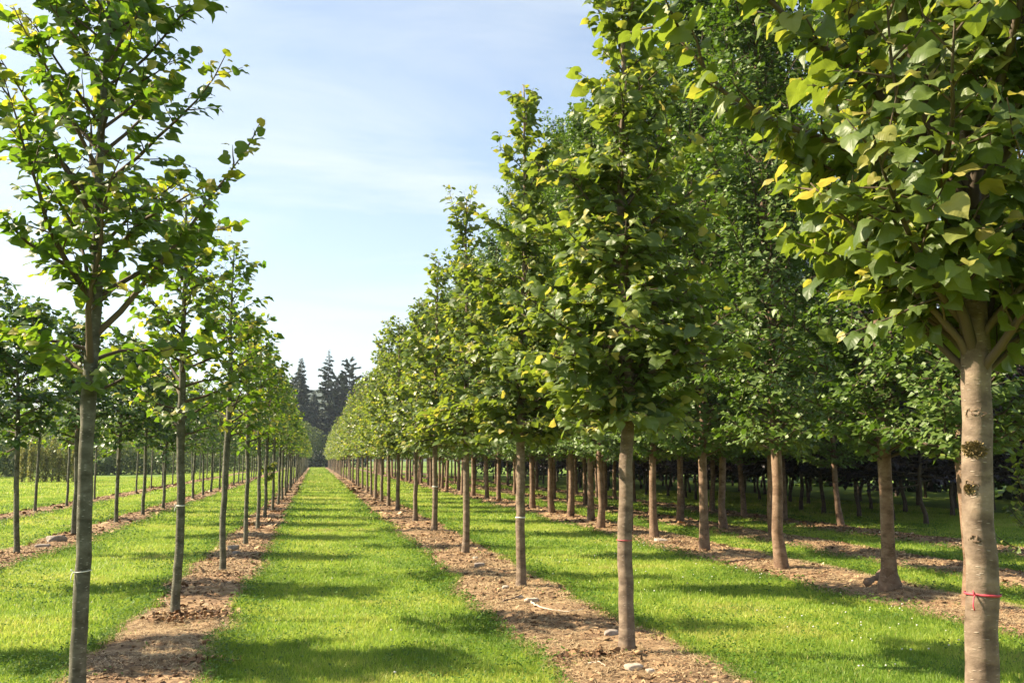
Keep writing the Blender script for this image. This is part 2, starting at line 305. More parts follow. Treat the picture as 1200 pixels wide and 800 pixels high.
# ---------------------------------------------------------------- tree builder
def build_tree(name, seed, H, cb, prof, r0, nprim, leaf, sp, lod, M_leaf, bark, elev=(35, 62), sec_sp=0.13, sec_len=(0.15, 0.42),
               sides=12, wob=0.008, young=0.12, droop=0.35, leaf_from=0.30, upbias=0.05, aspect=1.0, flare=0.35, zpow=0.9, side_bias=None, far=False, top_r=0.008, tmax=0.95, shrink=True, inner=0, tiers=0.0):
    rs = np.random.RandomState(seed)
    nz = 40 if lod == 0 else 18
    z = np.linspace(-0.06, H, nz)
    wx = np.cumsum(rs.normal(0, wob, nz)) * (z > 0.3); wy = np.cumsum(rs.normal(0, wob, nz)) * (z > 0.3)
    wx -= np.interp(0, z, wx); wy -= np.interp(0, z, wy)
    TP = np.stack([wx, wy, z], -1)
    rad = r0 * np.clip(np.where(z < cb, 1 - 0.16 * z / cb, 0.84 * (1 - ((z - cb) / (H - cb)) ** 0.75)), 0, 2) + top_r * (z > cb)
    rad = np.maximum(rad, top_r * 0.7) * (1 + flare * np.exp(-np.maximum(z, 0) / 0.07))
    th = np.arange(sides) * 2 * math.pi / sides
    rr = rad[:, None] * (1 + rs.normal(0, 0.02, (nz, sides)) + 0.05 * np.sin(2 * th + rs.uniform(0, 6))[None, :] + 0.03 * np.exp(-np.maximum(z, 0) / 0.1)[:, None] * np.sin(5 * th)[None, :])
    gt = Geo(); gt.tube(TP, rr, sides)
    if lod == 0:                 # knots and old pruning scars as slight swellings
        for k in range(5):
            zz = rs.uniform(0.4, cb); a = rs.uniform(0, 6.28); c = interp(TP, (zz + 0.06) / (H + 0.06)); rr0 = np.interp(zz, z, rad)
            c = c + np.array([math.cos(a), math.sin(a), 0]) * rr0 * 0.80
            pts = c + np.outer(np.linspace(0, 1, 4), np.array([math.cos(a), math.sin(a), 0.25])) * rr0 * 0.22
            gt.tube(pts, np.array([0.40, 0.33, 0.2, 0.05]) * rr0, 8)
    gb = gt if far else Geo()
    LP = []; LA = []; LN = []; LS = []; LT = []
    def leaf_run(P, ta, tb, length, rad_out, ctr, tip=True):
        n = max(2, int(length * (tb - ta) / sp))
        t = ta + (tb - ta) * (np.arange(n) + rs.uniform(0.2, 0.8, n)) / n
        B = interp(P, t); D = norm(interp(P, np.minimum(t + 0.05, 1)) - interp(P, t - 0.05))
        sgn = np.where(np.arange(n) % 2 == 0, 1, -1)[:, None]
        side = norm(np.cross(D, np.array([0, 0, 1.0]))) * sgn
        out = B - np.array([ctr[0], ctr[1], 0]); out[:, 2] = 0; out = norm(out)
        pet = norm(side * 0.8 + D * 0.7 + rs.normal(0, 0.35, (n, 3)))
        A = norm(pet + out * 0.5 + np.array([0, 0, -droop]) * rs.uniform(0.2, 1.8, (n, 1)))
        nn = norm(np.array([0, 0, 0.8]) + out * 0.75 + rs.normal(0, 0.42, (n, 3)))
        nn = nn - A * np.sum(nn * A, 1)[:, None]; nn = norm(nn)
        s = leaf * np.clip(rs.normal(0.86, 0.22, n), 0.35, 1.25)
        ti = rs.beta(2, 3.2, n) * 0.72
        if tip:
            yt = t > 1 - 0.22; s = np.where(yt, s * rs.uniform(0.45, 0.9, n), s)
            ti = np.where(yt & (rs.rand(n) < young * 4), rs.uniform(0.7, 1.0, n), ti)
        ti = np.where(rs.rand(n) < young * 0.09, rs.uniform(0.75, 1, n), ti)
        LP.append(B + pet * leaf * 0.35); LA.append(A); LN.append(nn); LS.append(s); LT.append(ti)
    for i in range(nprim):
        t = ((i + rs.uniform(0, 1)) / nprim) ** zpow * tmax
        zz = cb + (H - cb) * t
        p0 = interp(TP, (zz + 0.06) / (H + 0.06)); az = i * 2.39996 + rs.normal(0, 0.35)
        el = R(elev[0] + (elev[1] - elev[0]) * t + rs.normal(0, 7))
        reach = prof(t) * rs.uniform(0.55, 1.14)
        reach *= 1 + tiers * math.sin(2 * math.pi * zz / 0.72 + 1.1 * math.sin(az + seed))
        if side_bias: reach *= 1 + side_bias[1] * math.cos(az - side_bias[0])
        Ln = reach / max(0.25, math.cos(el + 0.12)); Ln = min(Ln, (H - zz) * 1.4 + 0.25)
        d0 = np.array([math.cos(az) * math.cos(el), math.sin(az) * math.cos(el), math.sin(el)])
        P = polyline(p0, d0, Ln, 7, rs, upbias, 0.10)
        rb = min(np.interp(zz, z, rad) * 0.55, 0.007 + 0.012 * Ln)
        gb.tube(P, np.linspace(rb, 0.003, 8), 6 if lod == 0 else 4, rs.uniform(0, 1))
        leaf_run(P, leaf_from, 1.0, Ln, None, p0)
        ns = int(Ln * (1 - 0.18) / sec_sp)
        for k in range(ns):
            s = 0.18 + 0.80 * (k + rs.rand()) / max(1, ns)
            q = interp(P, s); D = norm(interp(P, min(1, s + 0.1)) - interp(P, s - 0.1))
            sd = norm(np.cross(D, [0, 0, 1.0])) * (1 if k % 2 else -1)
            dd = norm(D * 0.65 + sd * rs.uniform(0.5, 1.0) + np.array([0, 0, rs.normal(0.05, 0.35)]))
            sl = rs.uniform(*sec_len) * ((1.15 - 0.55 * s) if shrink else 1)
            sl = min(sl, Ln * 0.7)
            Q = polyline(q, dd, sl, 4, rs, 0.03, 0.12)
            gb.tube(Q, np.linspace(max(0.0022, rb * 0.3), 0.0015, 5), 4 if lod == 0 else 3, rs.uniform(0, 1), cap=False)
            leaf_run(Q, 0.15, 1.0, sl, None, p0)
    for k in range(inner):
        zz = cb + 0.1 + rs.rand() * (H - cb) * 0.5; q = interp(TP, (zz + 0.06) / (H + 0.06)); az = rs.uniform(0, 6.28)
        Q = polyline(q, (math.cos(az), math.sin(az), rs.uniform(-.1, .8)), rs.uniform(.2, .55), 4, rs, 0.0, .15)
        gb.tube(Q, np.linspace(.005, .0015, 5), 4, rs.uniform(0, 1), cap=False); leaf_run(Q, .1, 1, .45, None, q)
    # leader
    tl = np.linspace(0.55, 1, 4)
    leaf_run(TP[int(nz * 0.72):], 0.0, 1.0, H * 0.28, None, TP[-1] - np.array([0.05, 0.03, 0]))
    P = np.concatenate(LP); A = np.concatenate(LA); nn = np.concatenate(LN); S = np.concatenate(LS); T = np.concatenate(LT)
    crown = leaves_mesh(name + '_crown', P, A, nn, S, T, M_leaf, lod, rs, aspect)
    print(name, 'leaves', len(P))
    return dict(trunk=gt.mesh(name + '_trunk', bark), branches=None if far else gb.mesh(name + '_branches', M_twig), crown=crown, TP=TP, rad=rad, z=z)

def place_tree(name, kit, loc, label, cat, group=None, rotz=0.0, scale=1.0, lean=(0, 0), sz=None):
    o = empty(name, (loc[0], loc[1], loc[2] if len(loc) > 2 else 0.0), (lean[0], lean[1], rotz))
    o.scale = (scale, scale, sz or scale)
    tag(o, label, cat, group)
    put('trunk', kit['trunk'], o)
    if kit['branches']: put('branches', kit['branches'], o)
    put('crown', kit['crown'], o)
    return o

ORD = ['first', 'second', 'third', 'fourth', 'fifth', 'sixth', 'seventh', 'eighth', 'ninth', 'tenth', 'eleventh', 'twelfth']
rnd = random.Random(11)

# crown profiles: reach in metres at 0..1 of the crown
def pf(pts):
    xs, ys = zip(*pts); return lambda t: float(np.interp(t, xs, ys))
prof_R = pf([(0, 0.80), (0.10, 1.0), (0.28, 0.97), (0.43, 0.62), (0.58, 0.38), (0.78, 0.24), (1, 0.08)])
prof_R2 = pf([(0, 0.68), (0.10, 0.90), (0.30, 0.85), (0.48, 0.50), (0.66, 0.30), (0.88, 0.18), (1, 0.07)])
prof_F = pf([(0, 0.80), (0.12, 1.02), (0.34, 1.02), (0.46, 0.62), (0.7, 0.42), (1, 0.15)])
prof_L = pf([(0, 0.85), (0.15, 1.00), (0.40, 0.92), (0.65, 0.66), (0.85, 0.40), (1, 0.15)])
prof_Ls = pf([(0, 0.70), (0.15, 0.84), (0.38, 0.68), (0.62, 0.42), (0.85, 0.22), (1, 0.08)])
prof_L2 = pf([(0, 0.75), (0.2, 1.0), (0.5, 0.85), (0.8, 0.45), (1, 0.15)])
prof_H = pf([(0, 1.05), (0.08, 1.3), (0.35, 1.25), (0.7, 0.95), (0.9, 0.50), (1, 0.2)])
prof_P = pf([(0, 1.7), (0.2, 2.1), (0.6, 1.8), (1, 0.4)])

# ---------------------------------------------------------------- row R1: limes right of the middle path
R1 = [(2.63, 3.68), (2.56, 8.0), (2.55, 12.21), (2.52, 16.69), (2.58, 21.56), (2.58, 25.75), (2.52, 30.5), (2.45, 33.4), (2.45, 36.9), (2.45, 40.4)]
y = 44.6
while y < 190: R1.append((2.5 + rnd.uniform(-.06, .06), y)); y += 4.15 + rnd.uniform(-.25, .25)
kitF = build_tree('front_lime', 3, 5.4, 1.93, prof_F, 0.071, 66, 0.097, 0.036, 0, M_lime_near, BARK_R, elev=(40, 64), sec_sp=0.08, sec_len=(0.2, 0.5), young=0.20, upbias=0.03, zpow=1.7, side_bias=(math.pi, 0.12), sides=24, flare=0.3, droop=0.9, leaf_from=0.25, inner=10)
kitR = [build_tree('lime_a', 21, 6.2, 1.92, prof_R, 0.066, 96, 0.112, 0.040, 0, M_lime_near, BARK_R, elev=(2, 64), upbias=0.025, zpow=1.6, young=0.13, sec_sp=0.095, leaf_from=0.08, tiers=0.26, inner=60, sides=16, flare=0.35),
        build_tree('lime_b', 22, 6.5, 1.87, prof_R2, 0.064, 84, 0.112, 0.040, 0, M_lime_near, BARK_R, elev=(2, 64), upbias=0.025, zpow=1.6, young=0.13, sec_sp=0.095, leaf_from=0.08, tiers=0.26, inner=60, sides=16, flare=0.35),
        build_tree('lime_c', 23, 6.2, 1.87, prof_R2, 0.064, 78, 0.115, 0.043, 1, M_lime, BARK_R, elev=(2, 64), upbias=0.025, zpow=1.5, young=0.12, sec_sp=0.10, leaf_from=0.08, tiers=0.26, inner=40),
        build_tree('lime_d', 24, 6.0, 1.87, prof_R, 0.064, 78, 0.115, 0.043, 1, M_lime, BARK_R, elev=(2, 64), upbias=0.025, zpow=1.5, young=0.12, sec_sp=0.10, leaf_from=0.08, tiers=0.26, inner=40),
        build_tree('lime_e', 25, 5.9, 1.87, prof_R2, 0.062, 78, 0.115, 0.043, 1, M_lime, BARK_R, elev=(2, 64), upbias=0.025, zpow=1.5, young=0.12, sec_sp=0.10, leaf_from=0.08, tiers=0.26, inner=40)]
kitRf = [build_tree('lime_far%d' % k, 30 + k, 6.0, 1.85, [prof_R, prof_R2][k % 2], 0.064, 60, 0.15, 0.062, 2, M_lime, BARK_R, elev=(2, 64), upbias=0.025, zpow=1.4, tiers=0.26, inner=25, young=0.12, far=True, sides=7, sec_sp=0.13) for k in range(3)]
trees = {}
labR = ['nearest lime tree with a mossy speckled trunk and a bright red tape band',
        'lime tree with a faint red line round its trunk, beside the bare soil strip',
        'lime tree with a white tie at knee height, scattered pale stones at its foot',
        'fourth lime tree from the camera in the row right of the middle grass path',
        'fifth lime tree right of the path, white tie on its slim trunk',
        ]
for i, (x, yy) in enumerate(R1):
    kit = kitF if i == 0 else kitR[0] if i == 1 else kitR[1] if i == 2 else kitR[2 + i % 3] if yy < 42 else kitRf[i % 3]
    lab = labR[i] if i < 5 else '%s lime tree from the camera in the row right of the middle path' % ORD[i] if i < 12 else 'slim lime tree far down the row right of the middle grass path'
    sc = 1.0 if i < 4 else rnd.uniform(0.87, 1.06)
    lean = [(0, 0.045), (0, 0.015), (0.0, 0.006), (0, 0.012), (0.0, 0.02), (0, 0.02)][i] if i < 6 else (rnd.uniform(-.012, .012), rnd.uniform(-.012, .015))
    trees['R1', i] = place_tree('lime_tree', kit, (x, yy), lab, 'tree', 'lime trees in the row right of the middle path', 0 if i < 3 else rnd.uniform(0, 6.28), sc, lean)

# ---------------------------------------------------------------- row L1: thin open limes left of the middle path
L1 = [(-1.48, 7.01), (-1.35, 10.64), (-1.24, 14.65), (-1.22, 19.1), (-1.24, 23.37), (-1.29, 27.7), (-1.24, 31.5), (-1.2, 35.2), (-1.2, 39.3), (-1.2, 43.4)]
y = 47.6
while y < 190: L1.append((-1.25 + rnd.uniform(-.06, .06), y)); y += 4.15 + rnd.uniform(-.25, .25)
kitL = [build_tree('open_lime_a', 41, 5.6, 1.95, prof_L, 0.054, 48, 0.094, 0.031, 0, M_young, BARK_L, elev=(34, 56), upbias=0.025, sec_sp=0.15, young=0.24, sides=16, flare=0.2, leaf_from=0.28, wob=0.005, inner=14),
        build_tree('open_lime_b', 42, 4.35, 1.8, prof_Ls, 0.044, 44, 0.098, 0.044, 0, M_young, BARK_L, elev=(16, 54), upbias=0.025, sec_sp=0.125, young=0.24, sides=14, flare=0.2, wob=0.005),
        build_tree('open_lime_c', 43, 4.6, 1.8, prof_Ls, 0.046, 48, 0.105, 0.044, 1, M_young, BARK_L, elev=(16, 54), upbias=0.025, sec_sp=0.12, young=0.22, flare=0.2, wob=0.008),
        build_tree('open_lime_d', 44, 4.6, 1.8, prof_Ls, 0.046, 48, 0.105, 0.044, 1, M_young, BARK_L, elev=(16, 54), upbias=0.025, sec_sp=0.12, young=0.22, flare=0.2, wob=0.008)]
kitLf = [build_tree('open_lime_far%d' % k, 50 + k, 4.5, 1.8, prof_Ls, 0.048, 48, 0.14, 0.068, 2, M_young, BARK_L, elev=(16, 54), upbias=0.025, sec_sp=0.14, young=0.2, far=True, sides=7) for k in range(3)]
labL = ['nearest thin lime tree on the left, open backlit crown, white twine round its trunk',
        'slim pale trunked lime tree with a white tie, dead leaves heaped at its foot',
        'third thin lime tree from the camera in the row left of the path',
        'lime tree leaning towards the path, fourth in the row left of it',
        'fifth thin lime tree from the camera in the row left of the path',
        'young lime tree with a leafy shoot low on its trunk, left of the path']
for i, (x, yy) in enumerate(L1):
    kit = kitL[0] if i == 0 else kitL[1] if i == 1 else kitL[2 + i % 2] if yy < 42 else kitLf[i % 3]
    lab = labL[i] if i < 6 else '%s thin lime tree from the camera in the row left of the path' % ORD[i] if i < 12 else 'thin lime tree far down the row left of the middle grass path'
    lean = [(0, 0.005), (0, -0.002), (0, -0.004), (0, 0.045), (0, 0.008)][i] if i < 5 else (rnd.uniform(-.012, .012), rnd.uniform(-.01, .02))
    trees['L1', i] = place_tree('young_lime_tree', kit, (x, yy), lab, 'tree', 'thin lime trees in the row left of the middle path', 0 if i < 2 else rnd.uniform(0, 6.28), 1 if i < 2 else rnd.uniform(0.94, 1.04), lean)

# ---------------------------------------------------------------- rows L2, L3 further left
L2 = [(-4.85, 5.6), (-4.85, 9.7), (-4.85, 13.9), (-4.89, 18.16), (-4.93, 22.33), (-4.81, 26.2), (-4.7, 29.4), (-4.73, 33.4), (-4.75, 37.74), (-4.75, 41.4)]
y = 45.5
while y < 150: L2.append((-4.85 + rnd.uniform(-.08, .08), y)); y += 4.1 + rnd.uniform(-.25, .25)
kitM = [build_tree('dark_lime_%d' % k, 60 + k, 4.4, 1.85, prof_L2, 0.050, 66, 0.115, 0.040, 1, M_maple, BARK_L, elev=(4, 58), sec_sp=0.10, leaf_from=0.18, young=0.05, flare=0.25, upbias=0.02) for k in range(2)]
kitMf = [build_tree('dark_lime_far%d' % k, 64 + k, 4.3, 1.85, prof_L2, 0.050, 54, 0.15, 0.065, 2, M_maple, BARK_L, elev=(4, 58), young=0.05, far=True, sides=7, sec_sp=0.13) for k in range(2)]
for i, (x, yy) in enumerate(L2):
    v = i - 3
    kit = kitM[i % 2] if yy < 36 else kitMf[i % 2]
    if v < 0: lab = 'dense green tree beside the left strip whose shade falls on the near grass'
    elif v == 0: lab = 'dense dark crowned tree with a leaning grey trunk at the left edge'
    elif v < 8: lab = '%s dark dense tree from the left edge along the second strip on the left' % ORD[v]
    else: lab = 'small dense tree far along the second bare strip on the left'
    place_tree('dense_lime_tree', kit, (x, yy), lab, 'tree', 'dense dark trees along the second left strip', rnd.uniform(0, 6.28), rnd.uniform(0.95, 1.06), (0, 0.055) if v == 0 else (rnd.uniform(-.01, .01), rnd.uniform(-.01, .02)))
L3 = [(-8.38, 28.6), (-8.38, 32.76), (-8.17, 35.81), (-8.3, 40.69), (-8.4, 45.6), (-8.45, 50.7), (-8.43, 55.0), (-8.43, 58.9), (-8.5, 63.5), (-8.5, 68.0), (-8.5, 73.0), (-8.5, 78), (-8.5, 83), (-8.5, 88)]
for i, (x, yy) in enumerate(L3):
    lab = 'pale pole thin tree, %s from the left along the third strip' % ORD[i] if i < 7 else 'pale pole thin tree far along the third bare strip on the left'
    place_tree('pole_lime_tree', kitLf[i % 3], (x, yy), lab, 'tree', 'pole thin trees along the third left strip', rnd.uniform(0, 6.28), rnd.uniform(0.85, 0.95), (rnd.uniform(-.01, .01), rnd.uniform(-.01, .015)), rnd.uniform(1.0, 1.1))

# ---------------------------------------------------------------- rows R2, R3, R4: tall columnar hornbeams on the right
R2 = [(6.93, 9.6), (6.82, 10.96), (6.69, 13.5), (6.6, 16.18), (6.8, 19.3), (6.77, 20.9), (6.55, 22.3), (6.92, 24.4), (6.95, 26.6), (6.9, 28.6), (6.85, 31.0)]
y = 33.4
while y < 120: R2.append((6.75 + rnd.uniform(-.15, .15), y)); y += 2.7 + rnd.uniform(-.5, .5)
kitH = [build_tree('hornbeam_%d' % k, 70 + k, 10.2, 1.6, prof_H, 0.085, 165, 0.098, 0.028, 2, M_horn, BARK_H, elev=(14, 74), sec_sp=0.085, sec_len=(0.2, 0.55), leaf_from=0.12, young=0.03, zpow=1.2, upbias=0.05, sides=14, flare=0.35, wob=0.02) for k in range(3)]
kitHf = [build_tree('hornbeam_far%d' % k, 76 + k, 10.0, 1.6, prof_H, 0.082, 120, 0.15, 0.054, 2, M_horn, BARK_H, elev=(14, 74), sec_sp=0.13, sec_len=(0.2, 0.55), young=0.03, zpow=1.2, far=True, sides=8, wob=0.02) for k in range(2)]
labH = ['tall hornbeam half hidden behind the red taped trunk, flared at its foot',
        'tall hornbeam with a swollen root collar beside the right bare strip',
        'tall hornbeam with a bright orange lit trunk and a ring near its foot',
        'tall hornbeam with a shaded brown trunk in front of the dark fallen soil',
        'tall hornbeam behind a flat pale slab on the right bare strip']
for i, (x, yy) in enumerate(R2):
    kit = kitH[i % 3] if yy < 34 else kitHf[i % 2]
    lab = labH[i] if i < 5 else '%s tall hornbeam from the right along the first right hand strip' % ORD[i] if i < 11 else 'tall hornbeam far along the strip behind the right lime row'
    lean = [(0, .01), (0, .012), (0, .03), (0, 0.0), (0, .01)][i] if i < 5 else (rnd.uniform(-.02, .02), rnd.uniform(-.015, .03))
    o = place_tree('hornbeam_tree', kit, (x, yy), lab, 'tree', 'tall hornbeams behind the right lime row', rnd.uniform(0, 6.28), rnd.uniform(0.94, 1.04), lean)
    trees['R2', i] = o
R3 = [(9.2, 12.6), (9.15, 15.2), (9.08, 18.63), (9.2, 21.4), (9.26, 24.3), (9.3, 26.6), (9.3, 28.8), (9.3, 31.2), (9.3, 33.5), (9.3, 35.8), (9.3, 38.2), (9.3, 42), (9.3, 46), (9.3, 50), (9.3, 54), (9.3, 58)] + [(9.3, 62 + 4.2 * q) for q in range(9)]
R4 = [(12.4, 17.6), (12.38, 21.82), (11.9, 26.23), (12.1, 24.2), (11.8, 28.3), (11.6, 30.24), (11.5, 32.6), (11.5, 34.8), (11.4, 36.9), (11.4, 39.3), (11.5, 43), (11.5, 47), (11.5, 51), (11.5, 55), (11.5, 59)] + [(11.5, 63 + 4.2 * q) for q in range(9)]
for i, (x, yy) in enumerate(R3):
    if i < 2: continue
    lab = {2: 'dark trunked hornbeam just behind the orange lit trunk', 4: 'slim orange trunked hornbeam in the second strip behind the right lime row'}.get(i, 'shaded hornbeam farther back in the second strip behind the right lime row')
    place_tree('hornbeam_tree', kitH[i % 3] if yy < 32 else kitHf[i % 2], (x, yy), lab, 'tree', 'shaded hornbeams in the second right strip', rnd.uniform(0, 6.28), rnd.uniform(0.92, 1.0), (rnd.uniform(-.01, .01), rnd.uniform(-.01, .02)))
for i, (x, yy) in enumerate(R4):
    if i == 0: continue
    lab = {1: 'dark trunked tree leaning slightly in deep shade between two orange lit hornbeams', 2: 'slim dark trunked tree in deep shade left of the orange lit hornbeam'}.get(i, 'dark trunked tree farther back in the deep shade of the third right strip')
    place_tree('shaded_tree', kitH[(i + 1) % 3] if yy < 32 else kitHf[(i + 1) % 2], (x, yy), lab, 'tree', 'dark trees of the third right strip', rnd.uniform(0, 6.28), rnd.uniform(0.85, 0.95), (0, [.02, -.07, -.05][i] if i < 3 else rnd.uniform(-.03, .02)))

# dark purple leaved trees deeper in the shade
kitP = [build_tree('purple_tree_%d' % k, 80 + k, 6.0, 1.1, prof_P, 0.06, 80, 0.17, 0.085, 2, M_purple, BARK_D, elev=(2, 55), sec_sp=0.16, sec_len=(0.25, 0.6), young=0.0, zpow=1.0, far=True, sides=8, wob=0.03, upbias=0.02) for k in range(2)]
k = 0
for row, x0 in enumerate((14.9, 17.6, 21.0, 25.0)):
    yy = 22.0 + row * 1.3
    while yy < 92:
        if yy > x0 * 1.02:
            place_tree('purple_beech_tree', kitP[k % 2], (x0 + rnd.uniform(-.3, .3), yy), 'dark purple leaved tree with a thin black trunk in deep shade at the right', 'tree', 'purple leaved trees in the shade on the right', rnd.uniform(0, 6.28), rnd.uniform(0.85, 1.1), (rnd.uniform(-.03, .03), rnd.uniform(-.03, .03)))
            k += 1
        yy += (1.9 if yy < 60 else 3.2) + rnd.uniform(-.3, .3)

# ---------------------------------------------------------------- ground
def strip_edges(xc, hw, y, seed):
    a = xc - hw + 0.20 * (fnoise(y * 0.9 + seed * 13, y * 0 + seed, 3) - 0.5) * 2 + 0.16 * (vnoise(y * 5.3 + seed * 3, y * 0 + 4.7 * seed) - 0.5)
    b = xc + hw + 0.20 * (fnoise(y * 0.9 + seed * 7 + 50, y * 0 + seed + 9, 3) - 0.5) * 2 + 0.16 * (vnoise(y * 5.3 + seed * 5 + 40, y * 0 + 3.1 * seed) - 0.5)
    return a, b
STRIPS = [(-1.25, 0.50, 1), (2.42, 0.66, 2), (-4.82, 0.50, 3), (-8.38, 0.55, 4), (6.85, 0.72, 5), (9.25, 0.68, 6), (11.95, 0.7, 7)]
def mound(x, y, xc, hw):
    u = np.clip(1 - ((x - xc) / hw) ** 2, 0, 1)
    return u * (0.006 + 0.10 * np.clip(fnoise(x * 2.3 + 9, y * 2.3, 4) - 0.3, 0, 1) + 0.02 * fnoise(x * 9, y * 9, 2))
def soil_z(x, y):
    for xc, hw, s in STRIPS:
        if abs(x - xc) < hw + 0.1: return 0.006 + float(mound(np.array(x), np.array(y), xc, hw + 0.1))
    return 0.0
for xc, hw, s in STRIPS:
    ys = [1.0]
    while ys[-1] < 200: ys.append(ys[-1] + max(0.045, 0.0045 * ys[-1]))
    ys = np.array(ys); nx = 29
    a, b = strip_edges(xc, hw, ys, s); u = np.linspace(0, 1, nx)
    X = a[:, None] * (1 - u) + b[:, None] * u; Y = np.repeat(ys[:, None], nx, 1)
    Z = 0.006 + mound(X, Y, xc, hw + 0.1) * (np.minimum(u, 1 - u) * 8).clip(0, 1)
    V = np.stack([X, Y, Z], -1).reshape(-1, 3)
    i = np.arange(len(ys) - 1)[:, None] * nx; j = np.arange(nx - 1)[None, :]
    F = np.stack([i + j, i + j + 1, i + nx + j + 1, i + nx + j], -1).reshape(-1, 4)
    o = put('soil_strip', arr_mesh('soil_strip', V, F, np.full(len(F), 4), M_soil, smooth=True)); tag(o, kind='structure')
g = 4000.0
V = np.array([(-g, -300, 0), (g, -300, 0), (g, g, 0), (-g, g, 0)]); o = put('ground', arr_mesh('ground', V, [0, 1, 2, 3], [4], M_ground)); tag(o, kind='structure')

# ---------------------------------------------------------------- grass
def in_strip(x, y, pad=0.0):
    m = np.zeros(len(x), bool)
    for xc, hw, s in STRIPS:
        a, b = strip_edges(xc, hw, y, s); m |= (x > a + pad) & (x < b - pad)
    return m
def edge_near(x, y):
    e = np.full(len(x), 9.0)
    for xc, hw, s in STRIPS:
        a, b = strip_edges(xc, hw, y, s); e = np.minimum(e, np.minimum(np.abs(x - a), np.abs(x - b)))
    return e
TL = math.tan(YAW - math.atan(600 / FPX) - 0.05); TR = math.tan(YAW + math.atan(600 / FPX) + 0.05)
def scatter(n_per_m2, y0, y1, rs, xl=None, xr=None):
    xa = min(TL * y1, TL * y0) - 1.2; xb = TR * y1 + 1.2
    if xl is not None: xa = max(xa, xl)
    if xr is not None: xb = min(xb, xr)
    n = int(n_per_m2 * (xb - xa) * (y1 - y0))
    x = rs.uniform(xa, xb, n); y = rs.uniform(y0, y1, n)
    k = (x > TL * y - 1.2) & (x < TR * y + 1.2)
    return x[k], y[k]
def grass_tint(x, y, rs):
    a = fnoise(x * 0.7 + 3, y * 0.7, 3); b = fnoise(x * 3.1 + 40, y * 3.1 + 7, 2)
    return 0.10 + 0.85 * a + 0.45 * (b - 0.5) + rs.normal(0, 0.13, len(x))
rs = np.random.RandomState(5)
gg = Geo()
for (dens, y0, y1, w, h, two) in [(5200, 4.2, 9.5, 0.0045, 0.050, True), (3000, 9.5, 15, 0.0064, 0.050, True), (1100, 15, 26, 0.012, 0.052, False), (380, 26, 48, 0.024, 0.065, False), (90, 48, 95, 0.055, 0.075, False), (30, 95, 198, 0.12, 0.09, False)]:
    x, y = scatter(dens, y0, y1, rs, xr=(20 if y1 < 60 else 13 if y1 < 100 else 9), xl=(None if y1 < 100 else -14))
    e = edge_near(x, y)
    st = in_strip(x, y, 0.0)
    clump = fnoise(x * 5 + 80, y * 5, 2)
    keep = (~st | ((e < 0.16) & (rs.rand(len(x)) < 0.5 * (1 - e / 0.16) ** 1.5)) | (st & (fnoise(x * 2.2 + 5, y * 2.2 + 31, 2) > 0.62) & (rs.rand(len(x)) < 0.30)))
    keep &= rs.rand(len(x)) < np.clip(0.25 + 1.3 * clump, 0, 1)
    x, y, e, st = x[keep], y[keep], e[keep], st[keep]; n = len(x)
    hh = h * rs.uniform(0.45, 1.25, n) * (1 + 0.55 * np.exp(-e / 0.16)) * (0.65 + 0.7 * fnoise(x * 1.7, y * 1.7 + 60, 2)); hh = np.where(st & (e > .05), hh * 0.55, hh)
    ww = w * rs.uniform(0.7, 1.4, n)
    th = rs.uniform(0, 2 * math.pi, n); S = np.stack([np.cos(th), np.sin(th), np.zeros(n)], -1)
    ph = rs.uniform(0, 2 * math.pi, n); Bd = np.stack([np.cos(ph), np.sin(ph), np.zeros(n)], -1) * (hh * rs.uniform(0.15, 0.95, n))[:, None]
    P = np.stack([x, y, np.where(st, 0.008, -0.004)], -1); U = np.array([0, 0, 1.0])
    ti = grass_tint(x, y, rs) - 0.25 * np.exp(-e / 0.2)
    ti = np.where(rs.rand(n) < 0.035, rs.uniform(0.88, 1, n), ti)
    if two:
        V = np.stack([P - S * ww[:, None] / 2, P + S * ww[:, None] / 2,
                      P + U * (hh * 0.6)[:, None] + Bd * 0.35 + S * ww[:, None] * 0.38, P + U * (hh * 0.6)[:, None] + Bd * 0.35 - S * ww[:, None] * 0.38,
                      P + U * (hh * 0.95)[:, None] + Bd], 1).reshape(-1, 3)
        nv = 5; fl = np.array([0, 1, 2, 3, 3, 2, 4]); ft = np.array([4, 3])
    else:
        V = np.stack([P - S * ww[:, None] / 2, P + S * ww[:, None] / 2, P + U * hh[:, None] + Bd], 1).reshape(-1, 3)
        nv = 3; fl = np.array([0, 1, 2]); ft = np.array([3])
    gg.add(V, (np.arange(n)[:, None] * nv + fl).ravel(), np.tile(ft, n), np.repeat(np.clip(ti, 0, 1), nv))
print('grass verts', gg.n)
o = put('grass', gg.mesh('grass', M_grass, smooth=False)); tag(o, 'short bright green mown grass between the bare strips', 'grass', kind='stuff')

